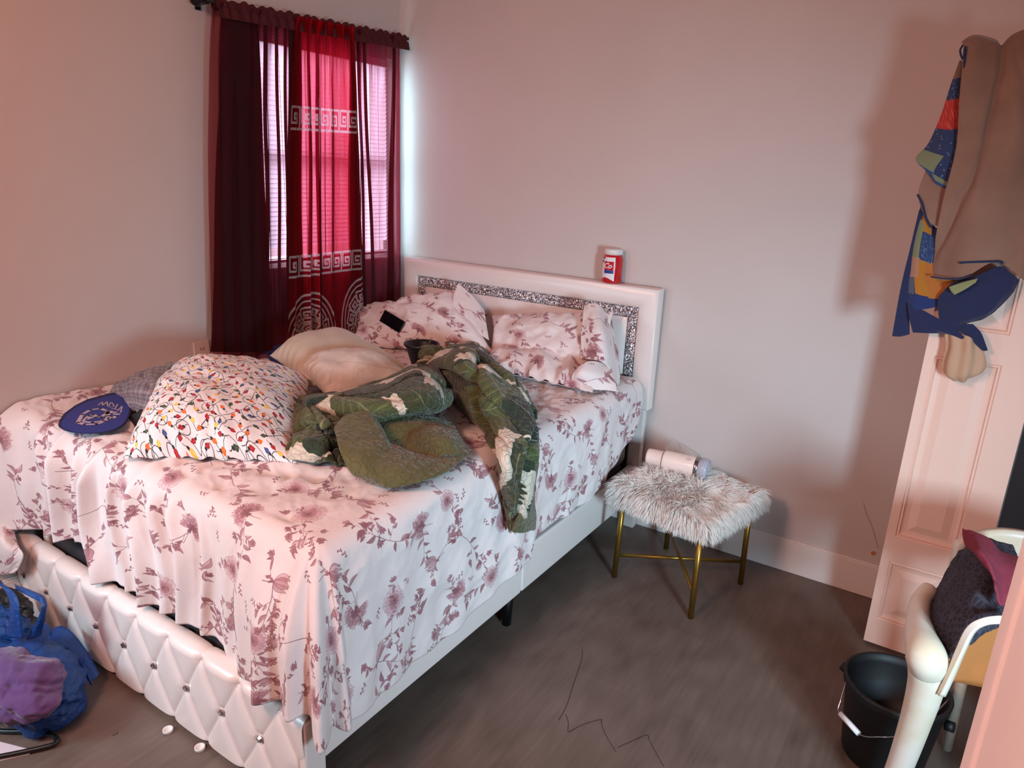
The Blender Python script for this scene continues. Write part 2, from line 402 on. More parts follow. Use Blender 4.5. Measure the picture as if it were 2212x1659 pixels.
m = mk('navy_cloth', (28, 36, 74), .9, Sheen_Weight=.3); m.bump(m.noise(150, 2), .2, .003)
m = mk('sage', (140, 144, 100), .9)
m = mk('charcoal_cloth', (48, 44, 54), .9); vo = m.n('ShaderNodeTexVoronoi', feature='DISTANCE_TO_EDGE'); vo.inputs['Scale'].default_value = 62; m.l(m.co(), vo.inputs[0])
m.color(m.ramp(vo.outputs['Distance'], [(.0, (66, 60, 72)), (.18, (38, 36, 46))])); m.bump(vo.outputs['Distance'], .4, .005)
m = mk('maroon_cloth', (124, 40, 56), .9); m.bump(m.noise(60, 3), .3, .004)
m = mk('stocking', (206, 164, 132), .7, Alpha=.88); m.bump(m.noise(30, 3), .3, .004)
m = mk('purple_cloth', (92, 58, 112), .9, Sheen_Weight=.3); m.bump(m.noise(12, 5), .6, .02)
m = mk('closet_shade', (56, 40, 40), .55)  # dark brown stands in for the unlit closet
m = mk('scuff', (158, 148, 146), .8)
m = mk('grey_paint', (132, 120, 114), .6)
m = mk('paper', (226, 214, 222), .8)
m = mk('outlet_plastic', (228, 210, 200), .4)
m = mk('label_white', (232, 226, 228), .5); m = mk('label_blue', (40, 56, 130), .5); m = mk('label_pink', (236, 190, 180), .5)
m = mk('tumbler_mark', (196, 168, 158), .4)
m = mk('phone_glass', (14, 14, 18), .12)
m = mk('thread', (46, 36, 34), .8)
# translucent blue bag
m = mk('blue_film', (26, 78, 150), .25); t = m.n('ShaderNodeBsdfTransparent'); t.inputs[0].default_value = srgb((140, 180, 230)); mxs = m.n('ShaderNodeMixShader'); mxs.inputs[0].default_value = .72
m.l(t.outputs[0], mxs.inputs[1]); m.l(m.b.outputs[0], mxs.inputs[2]); m.l(mxs.outputs[0], m.out.inputs[0]); m.bump(m.noise(9, 6, .7), 1.0, .03)
# blinds: white slats that daylight soaks through
def translucent(name, col, tcol, tw, rough=.6):
    m = mk(name, col, rough); t = m.n('ShaderNodeBsdfTranslucent'); t.inputs[0].default_value = srgb(tcol)
    mxs = m.n('ShaderNodeMixShader'); mxs.inputs[0].default_value = tw
    m.l(m.b.outputs[0], mxs.inputs[1]); m.l(t.outputs[0], mxs.inputs[2]); m.l(mxs.outputs[0], m.out.inputs[0]); return m
translucent('blind_slat', (235, 232, 235), (235, 236, 245), .55)
m = mk('vinyl_frame', (232, 230, 230), .4)
# voile: thin threads, denser where it turns edge-on
def voile(name, col, tcol, clear, w0, w1, img=None):
    m = mk(name, col, .75); tl = m.n('ShaderNodeBsdfTranslucent'); tl.inputs[0].default_value = srgb(tcol)
    m1 = m.n('ShaderNodeMixShader'); m1.inputs[0].default_value = .78 if img else .5; m.l(m.b.outputs[0], m1.inputs[1]); m.l(tl.outputs[0], m1.inputs[2])
    tr = m.n('ShaderNodeBsdfTransparent'); tr.inputs[0].default_value = srgb(clear)
    lw = m.n('ShaderNodeLayerWeight'); lw.inputs[0].default_value = .5
    mr = m.n('ShaderNodeMapRange'); mr.inputs['To Min'].default_value = w0; mr.inputs['To Max'].default_value = w1; m.l(lw.outputs['Facing'], mr.inputs[0])
    m2 = m.n('ShaderNodeMixShader'); m.l(mr.outputs[0], m2.inputs[0]); m.l(tr.outputs[0], m2.inputs[1]); m.l(m1.outputs[0], m2.inputs[2]); m.l(m2.outputs[0], m.out.inputs[0])
    if img:
        x = m.n('ShaderNodeTexImage'); x.image = img; x.extension = 'EXTEND'; m.l(m.co('UV'), x.inputs[0]); m.color(x.outputs[0]); gm = m.n('ShaderNodeMix', data_type='RGBA'); gm.blend_type = 'LIGHTEN'; gm.inputs[0].default_value = 1; m.l(x.outputs[0], gm.inputs[6]); gm.inputs[7].default_value = srgb((235, 40, 64)); m.l(gm.outputs[2], tl.inputs[0])
        # printed white ink is opaque
        sp = m.n('ShaderNodeSeparateColor'); m.l(x.outputs[0], sp.inputs[0]); mxm = m.n('ShaderNodeMath', operation='MAXIMUM'); m.l(mr.outputs[0], mxm.inputs[0]); m.l(sp.outputs[1], mxm.inputs[1]); m.l(mxm.outputs[0], m2.inputs[0])
    return m
voile('sheer_voile', (70, 2, 14), (150, 20, 44), (240, 168, 180), .42, 1.25)
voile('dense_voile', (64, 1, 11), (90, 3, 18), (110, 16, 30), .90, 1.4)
voile('printed_voile', (130, 6, 24), (250, 60, 84), (252, 150, 170), .40, 1.2, IMG['key'])
m = mk('rod_hem', (72, 3, 16), .8)

# ------------------------------------------------------------------ object helpers
def tag(o, label=None, cat=None, group=None, kind=None):
    if label: o['label'] = label
    if cat: o['category'] = cat
    if group: o['group'] = group
    if kind: o['kind'] = kind
    return o
def thing(name, label, cat, loc=(0, 0, 0), rz=0, group=None):
    o = bpy.data.objects.new(name, None); COL.objects.link(o); o.location = loc; o.rotation_euler = (0, 0, rz); o.empty_display_size = .05
    return tag(o, label, cat, group)
def link(name, me, mat, parent=None, smooth=True):
    o = bpy.data.objects.new(name, me); COL.objects.link(o)
    for mm in (mat if isinstance(mat, (list, tuple)) else [mat]): me.materials.append(MT[mm].m)
    if parent: o.parent = parent
    if smooth: me.polygons.foreach_set('use_smooth', np.ones(len(me.polygons), bool))
    return o
def from_bm(name, bm, mat, parent=None, smooth=False, bevel=0, seg=2):
    me = bpy.data.meshes.new(name); bm.to_mesh(me); bm.free()
    o = link(name, me, mat, parent, smooth)
    if bevel:
        b = o.modifiers.new('bevel', 'BEVEL'); b.width = bevel; b.segments = seg; b.limit_method = 'ANGLE'; b.angle_limit = math.radians(40)
        me.polygons.foreach_set('use_smooth', np.ones(len(me.polygons), bool)); b.harden_normals = False
        wn = o.modifiers.new('wn', 'WEIGHTED_NORMAL'); wn.keep_sharp = False
    return o
def add_box(bm, lo, hi):
    v = [bm.verts.new((x, y, z)) for x in (lo[0], hi[0]) for y in (lo[1], hi[1]) for z in (lo[2], hi[2])]
    for f in ((0, 1, 3, 2), (4, 6, 7, 5), (0, 4, 5, 1), (2, 3, 7, 6), (0, 2, 6, 4), (1, 5, 7, 3)): bm.faces.new([v[i] for i in f])
def box(name, lo, hi, mat, parent=None, bevel=0.0, seg=2):
    bm = bmesh.new(); add_box(bm, lo, hi); bmesh.ops.recalc_face_normals(bm, faces=bm.faces); return from_bm(name, bm, mat, parent, False, bevel, seg)
def add_tube(bm, pts, r, n=12, cap=True, closed=False):
    P = [Vector(p) for p in pts]; rings = []; N = len(P)
    rs = r if hasattr(r, '__len__') else [r]*N; prev = None
    for i in range(N):
        a = P[(i-1) % N] if (closed or i) else P[0]; b = P[(i+1) % N] if (closed or i < N-1) else P[-1]
        t = (b-a).normalized()
        if prev is None: x = t.orthogonal().normalized()
        else: x = (prev-t*prev.dot(t)); x = x.normalized() if x.length > 1e-6 else t.orthogonal().normalized()
        prev = x; y = t.cross(x)
        rings.append([bm.verts.new(P[i]+(x*math.cos(k*2*math.pi/n)+y*math.sin(k*2*math.pi/n))*rs[i]) for k in range(n)])
    for i in range(N if closed else N-1):
        A, B = rings[i], rings[(i+1) % N]
        for k in range(n): bm.faces.new((A[k], A[(k+1) % n], B[(k+1) % n], B[k]))
    if cap and not closed: bm.faces.new(rings[0][::-1]); bm.faces.new(rings[-1])
def tube(name, pts, r, mat, parent=None, n=12, closed=False):
    bm = bmesh.new(); add_tube(bm, pts, r, n, closed=closed); bmesh.ops.recalc_face_normals(bm, faces=bm.faces); return from_bm(name, bm, mat, parent, True)
def lathe(name, prof, mat, parent=None, n=40, mtx=None, smooth=True):
    bm = bmesh.new(); rings = []
    for r, z in prof:
        if r < 1e-5: rings.append([bm.verts.new((0, 0, z))])
        else: rings.append([bm.verts.new((r*math.cos(k*2*math.pi/n), r*math.sin(k*2*math.pi/n), z)) for k in range(n)])
    for A, B in zip(rings, rings[1:]):
        for k in range(n):
            a, b, c, d = A[k % len(A)], A[(k+1) % len(A)], B[(k+1) % len(B)], B[k % len(B)]
            vs = [];  [vs.append(q) for q in (a, b, c, d) if q not in vs]
            if len(vs) > 2: bm.faces.new(vs)
    if mtx: bmesh.ops.transform(bm, matrix=mtx, verts=bm.verts)
    bmesh.ops.recalc_face_normals(bm, faces=bm.faces)
    return from_bm(name, bm, mat, parent, smooth)
def grid_mesh(name, P, UV, mat, parent=None, solid=0.0, off=-1, closed_u=False):
    """P[n,m,3] -> one mesh with uv; P may also be a list of such grids"""
    Ps = P if isinstance(P, list) else [P]; UVs = UV if isinstance(UV, list) else [UV]
    V, F, T, base = [], [], [], 0
    for p, t in zip(Ps, UVs):
        n, mm = p.shape[:2]; idx = base+np.arange(n*mm).reshape(n, mm)
        q = np.stack([idx[:-1, :-1], idx[1:, :-1], idx[1:, 1:], idx[:-1, 1:]], -1).reshape(-1, 4)
        V.append(p.reshape(-1, 3)); F.append(q); T.append(t.reshape(-1, 2)); base += n*mm
    V = np.concatenate(V); F = np.concatenate(F); T = np.concatenate(T)
    me = bpy.data.meshes.new(name); me.vertices.add(len(V)); me.vertices.foreach_set('co', V.astype(np.float32).ravel())
    me.loops.add(F.size); me.loops.foreach_set('vertex_index', F.ravel().astype(np.int32)); me.polygons.add(len(F))
    me.polygons.foreach_set('loop_start', np.arange(0, F.size, 4, dtype=np.int32)); me.update(calc_edges=True)
    uv = me.uv_layers.new(name='UVMap'); uv.data.foreach_set('uv', T[F.ravel()].astype(np.float32).ravel())
    bm = bmesh.new(); bm.from_mesh(me); bmesh.ops.remove_doubles(bm, verts=bm.verts, dist=2e-4); bm.to_mesh(me); bm.free()
    o = link(name, me, mat, parent)
    if solid: s_ = o.modifiers.new('solid', 'SOLIDIFY'); s_.thickness = solid; s_.offset = off
    return o
def crom(C, n):
    """Catmull-Rom through control rows C[k, ...] -> n samples"""
    C = np.asarray(C, float); k = len(C); t = np.linspace(0, k-1-1e-9, n); i = t.astype(int); f = (t-i).reshape((-1,)+(1,)*(C.ndim-1))
    g = lambda j: C[np.clip(j, 0, k-1)]
    p0, p1, p2, p3 = g(i-1), g(i), g(i+1), g(i+2)
    p0 = np.where((i-1 < 0).reshape(f.shape), 2*p1-p2, p0); p3 = np.where((i+2 > k-1).reshape(f.shape), 2*p2-p1, p3)
    return .5*((2*p1)+(-p0+p2)*f+(2*p0-5*p1+4*p2-p3)*f**2+(-p0+3*p1-3*p2+p3)*f**3)
_lat = rng.random((64, 64))
def vn(x, y, seed=0):
    x = np.asarray(x, float)+seed*7.31; y = np.asarray(y, float)+seed*3.77
    i = np.floor(x).astype(int); j = np.floor(y).astype(int); f = x-i; g = y-j; f = f*f*(3-2*f); g = g*g*(3-2*g)
    L = lambda a, b: _lat[a % 64, b % 64]
    return (L(i, j)*(1-f)+L(i+1, j)*f)*(1-g)+(L(i, j+1)*(1-f)+L(i+1, j+1)*f)*g
def fbm(x, y, seed=0, o=4):
    s, a, t = 0, 1, 0
    for k in range(o): s = s+a*vn(x*2**k, y*2**k, seed+k); t += a; a *= .5
    return s/t
def ridge(x, y, seed=0): return 1-np.abs(2*fbm(x, y, seed, 3)-1)*2.2
def normals(P):
    du = np.gradient(P, axis=0); dv = np.gradient(P, axis=1); n = np.cross(du, dv); return n/(np.linalg.norm(n, axis=-1, keepdims=True)+1e-9)
def arc_uv(P):
    du = np.r_[0, np.cumsum(np.linalg.norm(np.diff(P[:, P.shape[1]//2], axis=0), axis=-1))]
    dv = np.r_[0, np.cumsum(np.linalg.norm(np.diff(P[P.shape[0]//2], axis=0), axis=-1))]
    return np.stack(np.broadcast_arrays(dv[None, :], du[:, None]), -1)
def patch_pts(rows, n=90, mm=70, amp=.01, fr=6, seed=1, aniso=1.0, folds=(), creases=()):
    C = np.array([[at(*p) if isinstance(p[2], str) else p for p in r] for r in rows])
    P = crom(C, n); P = np.swapaxes(crom(np.swapaxes(P, 0, 1), mm), 0, 1)
    uv = arc_uv(P); N = normals(P)
    d = amp*(fbm(uv[..., 0]*fr*aniso, uv[..., 1]*fr, seed)-.5)*2+amp*.6*ridge(uv[..., 0]*fr*.8*aniso, uv[..., 1]*fr*.5, seed+3)
    for (freq, a, ph, k) in folds: d = d+a*np.sin(uv[..., 0]*freq+ph+k*uv[..., 1])
    for (freq, a, ph, k) in creases: d = d-a*np.exp(-(np.sin(.5*(uv[..., 0]*freq+ph+k*uv[..., 1]+2.5*fbm(uv[..., 0]*4, uv[..., 1]*4, seed+7)))/.2)**2)
    if N[..., 2].mean() < 0: d = -d
    return P+N*d[..., None], uv
def patch(name, rows, mat, parent=None, solid=.006, uvs=1.0, uvo=(0, 0), uvn=False, **k):
    P, uv = patch_pts(rows, **k)
    if uvn: i, j = np.meshgrid(np.linspace(0, 1, P.shape[0]), np.linspace(0, 1, P.shape[1]), indexing='ij'); uv = np.stack([j, 1-i], -1)
    return grid_mesh(name, P, uv*uvs+np.array(uvo), mat, parent, solid, 0)
def cushion(name, q, up, thick, mat, parent=None, n=72, down=.35, wr=.012, seed=1, pinch=.06, uvs=1.0, ex=.55, uvrot=0, cam=0, bias=0):
    """q: four world corners a,b,c,d (around); up: direction of the puffy side"""
    a, b, c, d = [np.asarray(x, float) for x in q]; up = np.asarray(up, float); up /= np.linalg.norm(up)
    s = np.sin(np.linspace(-1, 1, n)*math.pi/2); U, V = np.meshgrid(s, s, indexing='ij')
    Uq = U*(1-pinch*(1-V**2)*np.abs(U)); Vq = V*(1-pinch*(1-U**2)*np.abs(V))
    u, v = ((Uq+1)/2)[..., None], ((Vq+1)/2)[..., None]
    B = a*(1-u)*(1-v)+b*u*(1-v)+c*u*v+d*(1-u)*v
    wU, wV = np.linalg.norm(b-a), np.linalg.norm(d-a)
    prof = ((1-np.abs(U)**2.4)*(1-np.abs(V)**2.4)).clip(0)**ex
    prof = prof*(1+bias*V)
    X, Y = U*wU/2, V*wV/2
    wrk = wr*(2*fbm(X*9, Y*9, seed)-1+.8*(ridge(X*7, Y*5, seed+5)-.3))*np.minimum(1, prof*2.0)
    edge = wr*1.2*np.sin(24*U+seed)*(1-np.abs(V))**0*np.exp(-((1-np.abs(V))/.25)**2)*(1-U**2)
    top = B+up*(prof*thick+wrk+edge*.4)[..., None]; bot = B-up*(prof*thick*down+.0)[..., None]
    cr, sr = math.cos(uvrot), math.sin(uvrot)
    uv = np.stack([(X*cr-Y*sr), (X*sr+Y*cr)], -1)*uvs+seed*.37
    return grid_mesh(name, [top, bot[::-1]], [uv, uv[::-1]+.5], mat, parent)
def at3(u, v, ax, val): return tuple(at(u, v, ax, val))

# ================================================================== THE ROOM
def struct(name, boxes, mat, parent=None, bevel=0):
    bm = bmesh.new()
    for lo, hi in boxes: add_box(bm, lo, hi)
    bmesh.ops.recalc_face_normals(bm, faces=bm.faces)
    o = from_bm(name, bm, mat, parent, False, bevel)
    if parent is None: o['kind'] = 'structure'
    return o
CZ = 2.74
struct('floor', [((-.15, -5.2, -.1), (4.4, .15, 0))], 'vinyl_plank')
struct('ceiling', [((-.15, -5.2, CZ), (4.4, .15, CZ+.1))], 'ceiling_paint')
WY0, WY1, WZ0, WZ1 = -.975, -.03, 1.245, 2.34
struct('wall_left', [((-.15, -5.2, 0), (0, WY0, CZ)), ((-.15, WY0, 0), (0, .0, WZ0)), ((-.15, WY0, WZ1), (0, .0, CZ)), ((-.15, WY1, WZ0), (0, .0, WZ1))], 'wall_paint')
struct('wall_back', [((-.15, 0, 0), (4.4, .15, CZ))], 'wall_paint')
struct('wall_rear', [((0, -5.2, 0), (4.4, -5.05, CZ))], 'wall_paint')
sc_ = crom([at(1866, 1088, 'y', -.0012), at(1872, 1110, 'y', -.0012), at(1883, 1135, 'y', -.0012), at(1892, 1165, 'y', -.0012), at(1897, 1184, 'y', -.0012)], 30)
P = np.stack([sc_+np.array([w0, 0, w1]) for w0, w1 in ((-.002, .001), (.002, -.001))], 1); grid_mesh('scuff_mark', P, np.zeros(P.shape[:2]+(2,)), 'scuff', bpy.data.objects['wall_back'])
P = np.array([[at(u, v, 'y', -.0012) for u, v in ((1880, 1194), (1884, 1200))], [at(u, v, 'y', -.0012) for u, v in ((1886, 1190), (1888, 1199))], [at(u, v, 'y', -.0012) for u, v in ((1892, 1193), (1892, 1198))]])
grid_mesh('paint_dab', P, np.zeros(P.shape[:2]+(2,)), 'tan_plastic', bpy.data.objects['wall_back'])
struct('wall_right', [((4.25, -5.05, 0), (4.4, 0, CZ))], 'wall_paint')
struct('baseboard_back', [((1.0, -.015, 0), (3.9, -.0005, .155)), ((1.0, -.011, .155), (3.9, -.0005, .163))], 'trim_paint', bevel=.003)
struct('baseboard_left', [((.0005, -5.04, 0), (.015, -.02, .155)), ((.0005, -5.04, .155), (.011, -.02, .163))], 'trim_paint', bevel=.003)
# short wall at the doorway beside the camera, with its casing
struct('wall_doorway', [((2.995, -3.12, 0), (3.10, -2.721, CZ-.002))], 'jamb_paint')
struct('trim_1', [((2.992, -2.720, 0), (3.11, -2.666, CZ-.004))], 'jamb_paint', bevel=.006)
# dark panel added in place of the unlit closet, and grey casing
xs = at(2168, 1050, 'y', -.05)[0]; xe = at(2192, 1000, 'y', -.05)[0]
struct('trim_2', [((xs-.03, -.05, 0), (xe, -.0156, 2.1)), ((xe, -.05, 2.02), (4.0, -.0156, 2.1))], 'grey_paint')
d2 = struct('closet_shade_panel', [((xe+.001, -.042, .01), (3.98, -.0156, 2.015))], 'closet_shade')
# window, glass, blinds
win = struct('window_1', [((-.14, WY0+.001, WZ0+.001), (-.06, WY0+.05, WZ1-.001)), ((-.14, WY1-.05, WZ0+.001), (-.06, WY1-.001, WZ1-.001)),
    ((-.14, WY0+.05, WZ0+.001), (-.06, WY1-.05, WZ0+.05)), ((-.14, WY0+.05, WZ1-.05), (-.06, WY1-.05, WZ1-.001)), ((-.12, WY0+.05, 1.78), (-.08, WY1-.05, 1.82))], 'vinyl_frame', bevel=.003)
sill = box('window_sill', (-.058, WY0+.002, WZ0+.0005), (-.001, WY1-.002, WZ0+.012), 'trim_paint', win, .003)
bl = thing('window_blind', 'white horizontal mini blind closed behind the red curtain', 'blind', (0, 0, 0))
box('headrail', (-.052, WY0+.01, WZ1-.045), (-.012, WY1-.05, WZ1-.004), 'vinyl_frame', bl, .003)
bm = bmesh.new(); z = WZ1-.055; k = 0
while z > 1.36:
    y0, y1 = WY0+.014, WY1-.05; rows = []
    for j in range(5):
        a = math.radians(68)+(j-2)*.09; t = (j-2)/4*.026
        rows.append([bm.verts.new((-.03+t*math.cos(a)-.0015*(1-((j-2)/2)**2), y, z+t*math.sin(a))) for y in (y0, y1)])
    for j in range(4): bm.faces.new((rows[j][0], rows[j][1], rows[j+1][1], rows[j+1][0]))
    z -= .0225
for z in (1.352, 1.336, 1.318, 1.300):
    rows = [[bm.verts.new((-.03+t, y, z+t*.2)) for y in (y0, y1)] for t in (-.012, 0, .012)]
    for j in range(2): bm.faces.new((rows[j][0], rows[j][1], rows[j+1][1], rows[j+1][0]))
from_bm('slats', bm, 'blind_slat', bl, True)
box('bottom_rail', (-.042, WY0+.014, 1.278), (-.018, WY1-.014, 1.292), 'vinyl_frame', bl, .002)
for yy in (-.83, -.5, -.16): tube('ladder_cord', [(-.014, yy, 2.29), (-.014, yy, 1.29)], .0012, 'vinyl_frame', bl, 6)

# curtain rod
rz = lambda y: 2.448+(y+.03)*(.055/1.19)
rod = thing('curtain_rod', 'black metal curtain rod with round left finial above the window', 'curtain rod', (0, 0, 0))
tube('rod', [(.075, -1.285, rz(-1.285)), (.075, -.012, rz(-.012))], .008, 'black_metal', rod)
lathe('finial', [(0, 0), (.012, .0), (.018, .008), (.026, .016), (.028, .03), (.022, .044), (.008, .05), (0, .052)], 'black_metal', rod, 24, Matrix.Translation((.075, -1.275, rz(-1.28)-.004)) @ Matrix.Rotation(math.radians(90), 4, 'X'))
for yy in (-1.25, -.03):
    bm = bmesh.new(); add_box(bm, (.0005, yy-.012, rz(yy)-.03), (.008, yy+.012, rz(yy)+.03)); add_box(bm, (.008, yy-.006, rz(yy)-.012), (.075, yy+.006, rz(yy)-.009+.002))
    from_bm('bracket', bm, 'black_metal', rod)

# curtains ---------------------------------------------------------
def curtain(name, mat, yl_t, yr_t, yl_b, yr_b, zb, x0, pleats, amp, mode=0, uvw=None, parent=None, n=420, mr=80, top=0.0):
    s = np.linspace(0, 1, n)[None, :]; t = np.linspace(0, 1, mr)[:, None]
    yl = yl_t+(yl_b-yl_t)*t**.6; yr = yr_t+(yr_b-yr_t)*t**.8
    y = yl+(yr-yl)*s
    ztop = rz(yl_t+(yr_t-yl_t)*s)+top
    z = ztop+(zb-ztop)*t
    ph = np.zeros_like(s+t); dx = np.zeros_like(s+t)
    for c, wdt, a, sk in pleats:
        d = (s-c-sk*(t-.3))/wdt
        dx = dx+a*np.exp(-np.abs(d)**2.2)*(.35+.65*np.minimum(1, t*3))
        y = y+d*np.exp(-d**2)*(-wdt*.55)*(yr-yl)*np.minimum(1, t*5)
    dx = dx+amp*(fbm(s*9+t*.4, t*2.2+s*0, 3)-.5)
    gather = .007*np.sin(s*170+3*fbm(s*12, s*0, 8)*6)*np.exp(-t*16)
    x = x0+dx+gather+.010*np.sin(s*33+2)*np.exp(-t*5)
    P = np.stack(np.broadcast_arrays(x, y, z), -1)
    uv = np.stack(np.broadcast_arrays(s+0*t, 1-t+0*s), -1)
    return grid_mesh(name, P, uv, mat, parent)
cu = thing('curtain', 'dark red sheer curtain gathered over the window with printed centre panel', 'curtain', (.08, -.7, .8))
cu.location = (0, 0, 0)
sp = [(.03, .02, .03, 0), (.10, .022, .035, 0), (.17, .02, .03, 0), (.235, .02, .04, .01), (.335, .010, .02, .03), (.43, .007, .016, .02), (.49, .012, .04, 0), (.52, .012, .03, 0), (.56, .010, .04, 0),
      (.72, .016, .035, 0), (.79, .008, .016, .02), (.925, .014, .03, -.03)]
curtain('sheer_panel', 'sheer_voile', -1.225, -.075, -1.37, -.085, .80, .075, sp, .02, parent=cu)
# centre printed panel, in front
y_l = at(618, 300, 'x', .11)[1]; y_r = at(783, 300, 'x', .11)[1]
pp = [(.07, .03, .010, .0), (.22, .030, .028, .03), (.345, .018, .024, .03), (.60, .008, .006, -.04), (.96, .03, .010, 0)]
curtain('printed_panel', 'printed_voile', at(640, 40, 'x', .1)[1], at(762, 62, 'x', .1)[1], at(620, 700, 'x', .11)[1], at(785, 640, 'x', .11)[1], .80, .108, pp, .014, parent=cu)
# doubled-over folds of cloth that show darker against the window
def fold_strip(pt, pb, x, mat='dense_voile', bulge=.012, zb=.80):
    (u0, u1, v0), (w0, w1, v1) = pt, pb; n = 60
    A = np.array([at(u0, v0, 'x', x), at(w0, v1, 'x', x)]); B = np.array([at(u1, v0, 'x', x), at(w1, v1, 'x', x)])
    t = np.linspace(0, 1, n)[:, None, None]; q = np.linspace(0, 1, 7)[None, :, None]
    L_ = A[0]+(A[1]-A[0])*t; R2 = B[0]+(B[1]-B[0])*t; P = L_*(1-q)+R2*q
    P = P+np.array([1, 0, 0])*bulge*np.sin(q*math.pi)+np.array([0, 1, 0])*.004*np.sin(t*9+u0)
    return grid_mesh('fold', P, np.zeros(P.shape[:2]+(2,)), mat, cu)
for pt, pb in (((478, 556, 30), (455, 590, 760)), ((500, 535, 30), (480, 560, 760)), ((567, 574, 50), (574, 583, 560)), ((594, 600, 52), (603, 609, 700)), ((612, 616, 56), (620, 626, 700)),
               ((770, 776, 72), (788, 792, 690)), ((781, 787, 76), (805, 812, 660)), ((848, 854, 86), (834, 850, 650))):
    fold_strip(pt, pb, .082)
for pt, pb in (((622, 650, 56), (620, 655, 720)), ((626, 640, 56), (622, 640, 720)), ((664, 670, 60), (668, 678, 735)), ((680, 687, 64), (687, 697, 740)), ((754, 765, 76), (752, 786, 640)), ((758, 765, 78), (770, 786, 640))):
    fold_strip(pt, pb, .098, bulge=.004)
# stitched rod pocket with ruffle
n = 420; s = np.linspace(0, 1, n); a = np.linspace(0, 2*math.pi, 15)
yy = -1.225+1.185*s; rr_ = .021+.004*np.sin(s*150+4*fbm(s*20, s*0, 2))+.003*np.sin(s*61)
P = np.stack(np.broadcast_arrays(.077+rr_[:, None]*.75*np.cos(a), yy[:, None], (rz(yy)+.004)[:, None]+rr_[:, None]*1.15*np.sin(a)-.012), -1)
grid_mesh('rod_pocket', P, np.zeros(P.shape[:2]+(2,)), 'rod_hem', cu)
tt = np.linspace(0, 1, 8)[:, None]; P = np.stack(np.broadcast_arrays(.098+.006*np.sin(s*150+4*fbm(s*20, s*0, 2))[None]*(1-tt*.5)+.012*tt, yy[None], (rz(yy)-.02)[None]-.042*tt), -1)
grid_mesh('header_strip', P, np.zeros(P.shape[:2]+(2,)), 'rod_hem', cu)

# outlet on the left wall
ou = thing('wall_outlet', 'white wall outlet beside the bottom left edge of the curtain', 'outlet', (.001, -1.36, .9))
box('cover_plate', (0, -.045, -.06), (.006, .035, .06), 'outlet_plastic', ou, .002)
for dz in (-.022, .022):
    bm = bmesh.new()
    for dy in (-.012, .002): add_box(bm, (.0062, dy, dz-.006), (.0068, dy+.003, dz+.006))
    from_bm('socket', bm, 'black_plastic', ou)

# ================================================================== BED
bed = thing('bed', 'white upholstered bed frame with glittered headboard and tufted footboard', 'bed', (.85, -1.15, 0)); 
def bedp(o): o.parent = bed; o.matrix_parent_inverse = Matrix.Translation((-.85, 1.15, 0)); return o
XL, XR, HT, HB = .105, 1.702, 1.264, .66
def frame_bm(x0, x1, z0, z1, w, yb, yf, puff):
    """picture-frame with padded cross section"""
    bm = bmesh.new(); prof = [(0, yb), (0, yf+.006), (.006, yf), (w*.25, yf-puff*.7), (w*.5, yf-puff), (w*.75, yf-puff*.7), (w-.006, yf), (w, yf+.006), (w, yb)]
    R = []
    for d, y in prof: R.append([bm.verts.new(p) for p in ((x0+d, y, z0+d), (x1-d, y, z0+d), (x1-d, y, z1-d), (x0+d, y, z1-d))])
    for A, B in zip(R, R[1:]):
        for k in range(4): bm.faces.new((A[k], A[(k+1) % 4], B[(k+1) % 4], B[k]))
    bmesh.ops.recalc_face_normals(bm, faces=bm.faces); return bm
hb = from_bm('headboard', frame_bm(XL, XR, HB, HT, .098, -.02, -.085, .012), 'white_leatherette', None, True); bedp(hb)
for p in hb.data.polygons: p.use_smooth = True
es = hb.modifiers.new('es', 'EDGE_SPLIT'); es.split_angle = math.radians(50)
bedp(box('back_panel', (XL+.05, -.05, HB+.05), (XR-.05, -.024, HT-.05), 'white_leatherette', None))
GB_ = bedp(from_bm('glitter_band', frame_bm(XL+.099, XR-.099, HB-.15, HT-.099, .056, -.05, -.074, .003), 'glitter', None))
bm = bmesh.new(); n1, n2 = 40, 16; x0, x1, z0, z1 = XL+.155, XR-.155, HB-.15, HT-.155
nx, nz = 81, 31; xs_ = np.linspace(x0, x1, nx)[:, None]; zs_ = np.linspace(z0, z1, nz)[None, :]
e = np.minimum(np.minimum(xs_-x0, x1-xs_), np.minimum(zs_-z0, z1-zs_)); yv = -.07-.016*(1-np.exp(-e/.018))
P = np.stack(np.broadcast_arrays(xs_, yv, zs_), -1); bm.free()
bedp(grid_mesh('padded_panel', P, np.zeros(P.shape[:2]+(2,)), 'white_leatherette'))
for k in range(2): bedp(box('leg', (XL+.02 if k == 0 else XR-.088, -.07, .0), (XL+.088 if k == 0 else XR-.02, -.03, HB+.03), 'white_leatherette', None, .004))
bedp(box('steel_strip', (XR-.106, -.115, .30), (XR-.098, -.062, .66), 'black_metal'))
c = (lambda o: setattr(o, 'parent', hb) or o)(lathe('crystal', [(0, 0), (.009, .0), (.011, .004), (.007, .009), (0, .010)], 'crystal', None, 8, Matrix.Translation(at3(1050, 679, 'y', -.09)) @ Matrix.Rotation(math.radians(90), 4, 'X'), False))
# side rail in two upholstered lengths, near side, and far side
def sub(o, par): o.parent = par; o.matrix_parent_inverse = Matrix.Identity(4); return o
def rail(name, x0, x1, y0, y1):
    return bedp(box(name, (x0, y0, .162), (x1, y1, .352), 'white_leatherette', None, .010, 4))
ym = at(1128, 1250, 'x', 1.663)[1]
rail('side_rail', 1.625, 1.663, -2.17, ym-.0015); rail('side_rail', 1.625, 1.663, ym+.0015, -.072); rail('side_rail', .105, .14, -2.17, -.072)
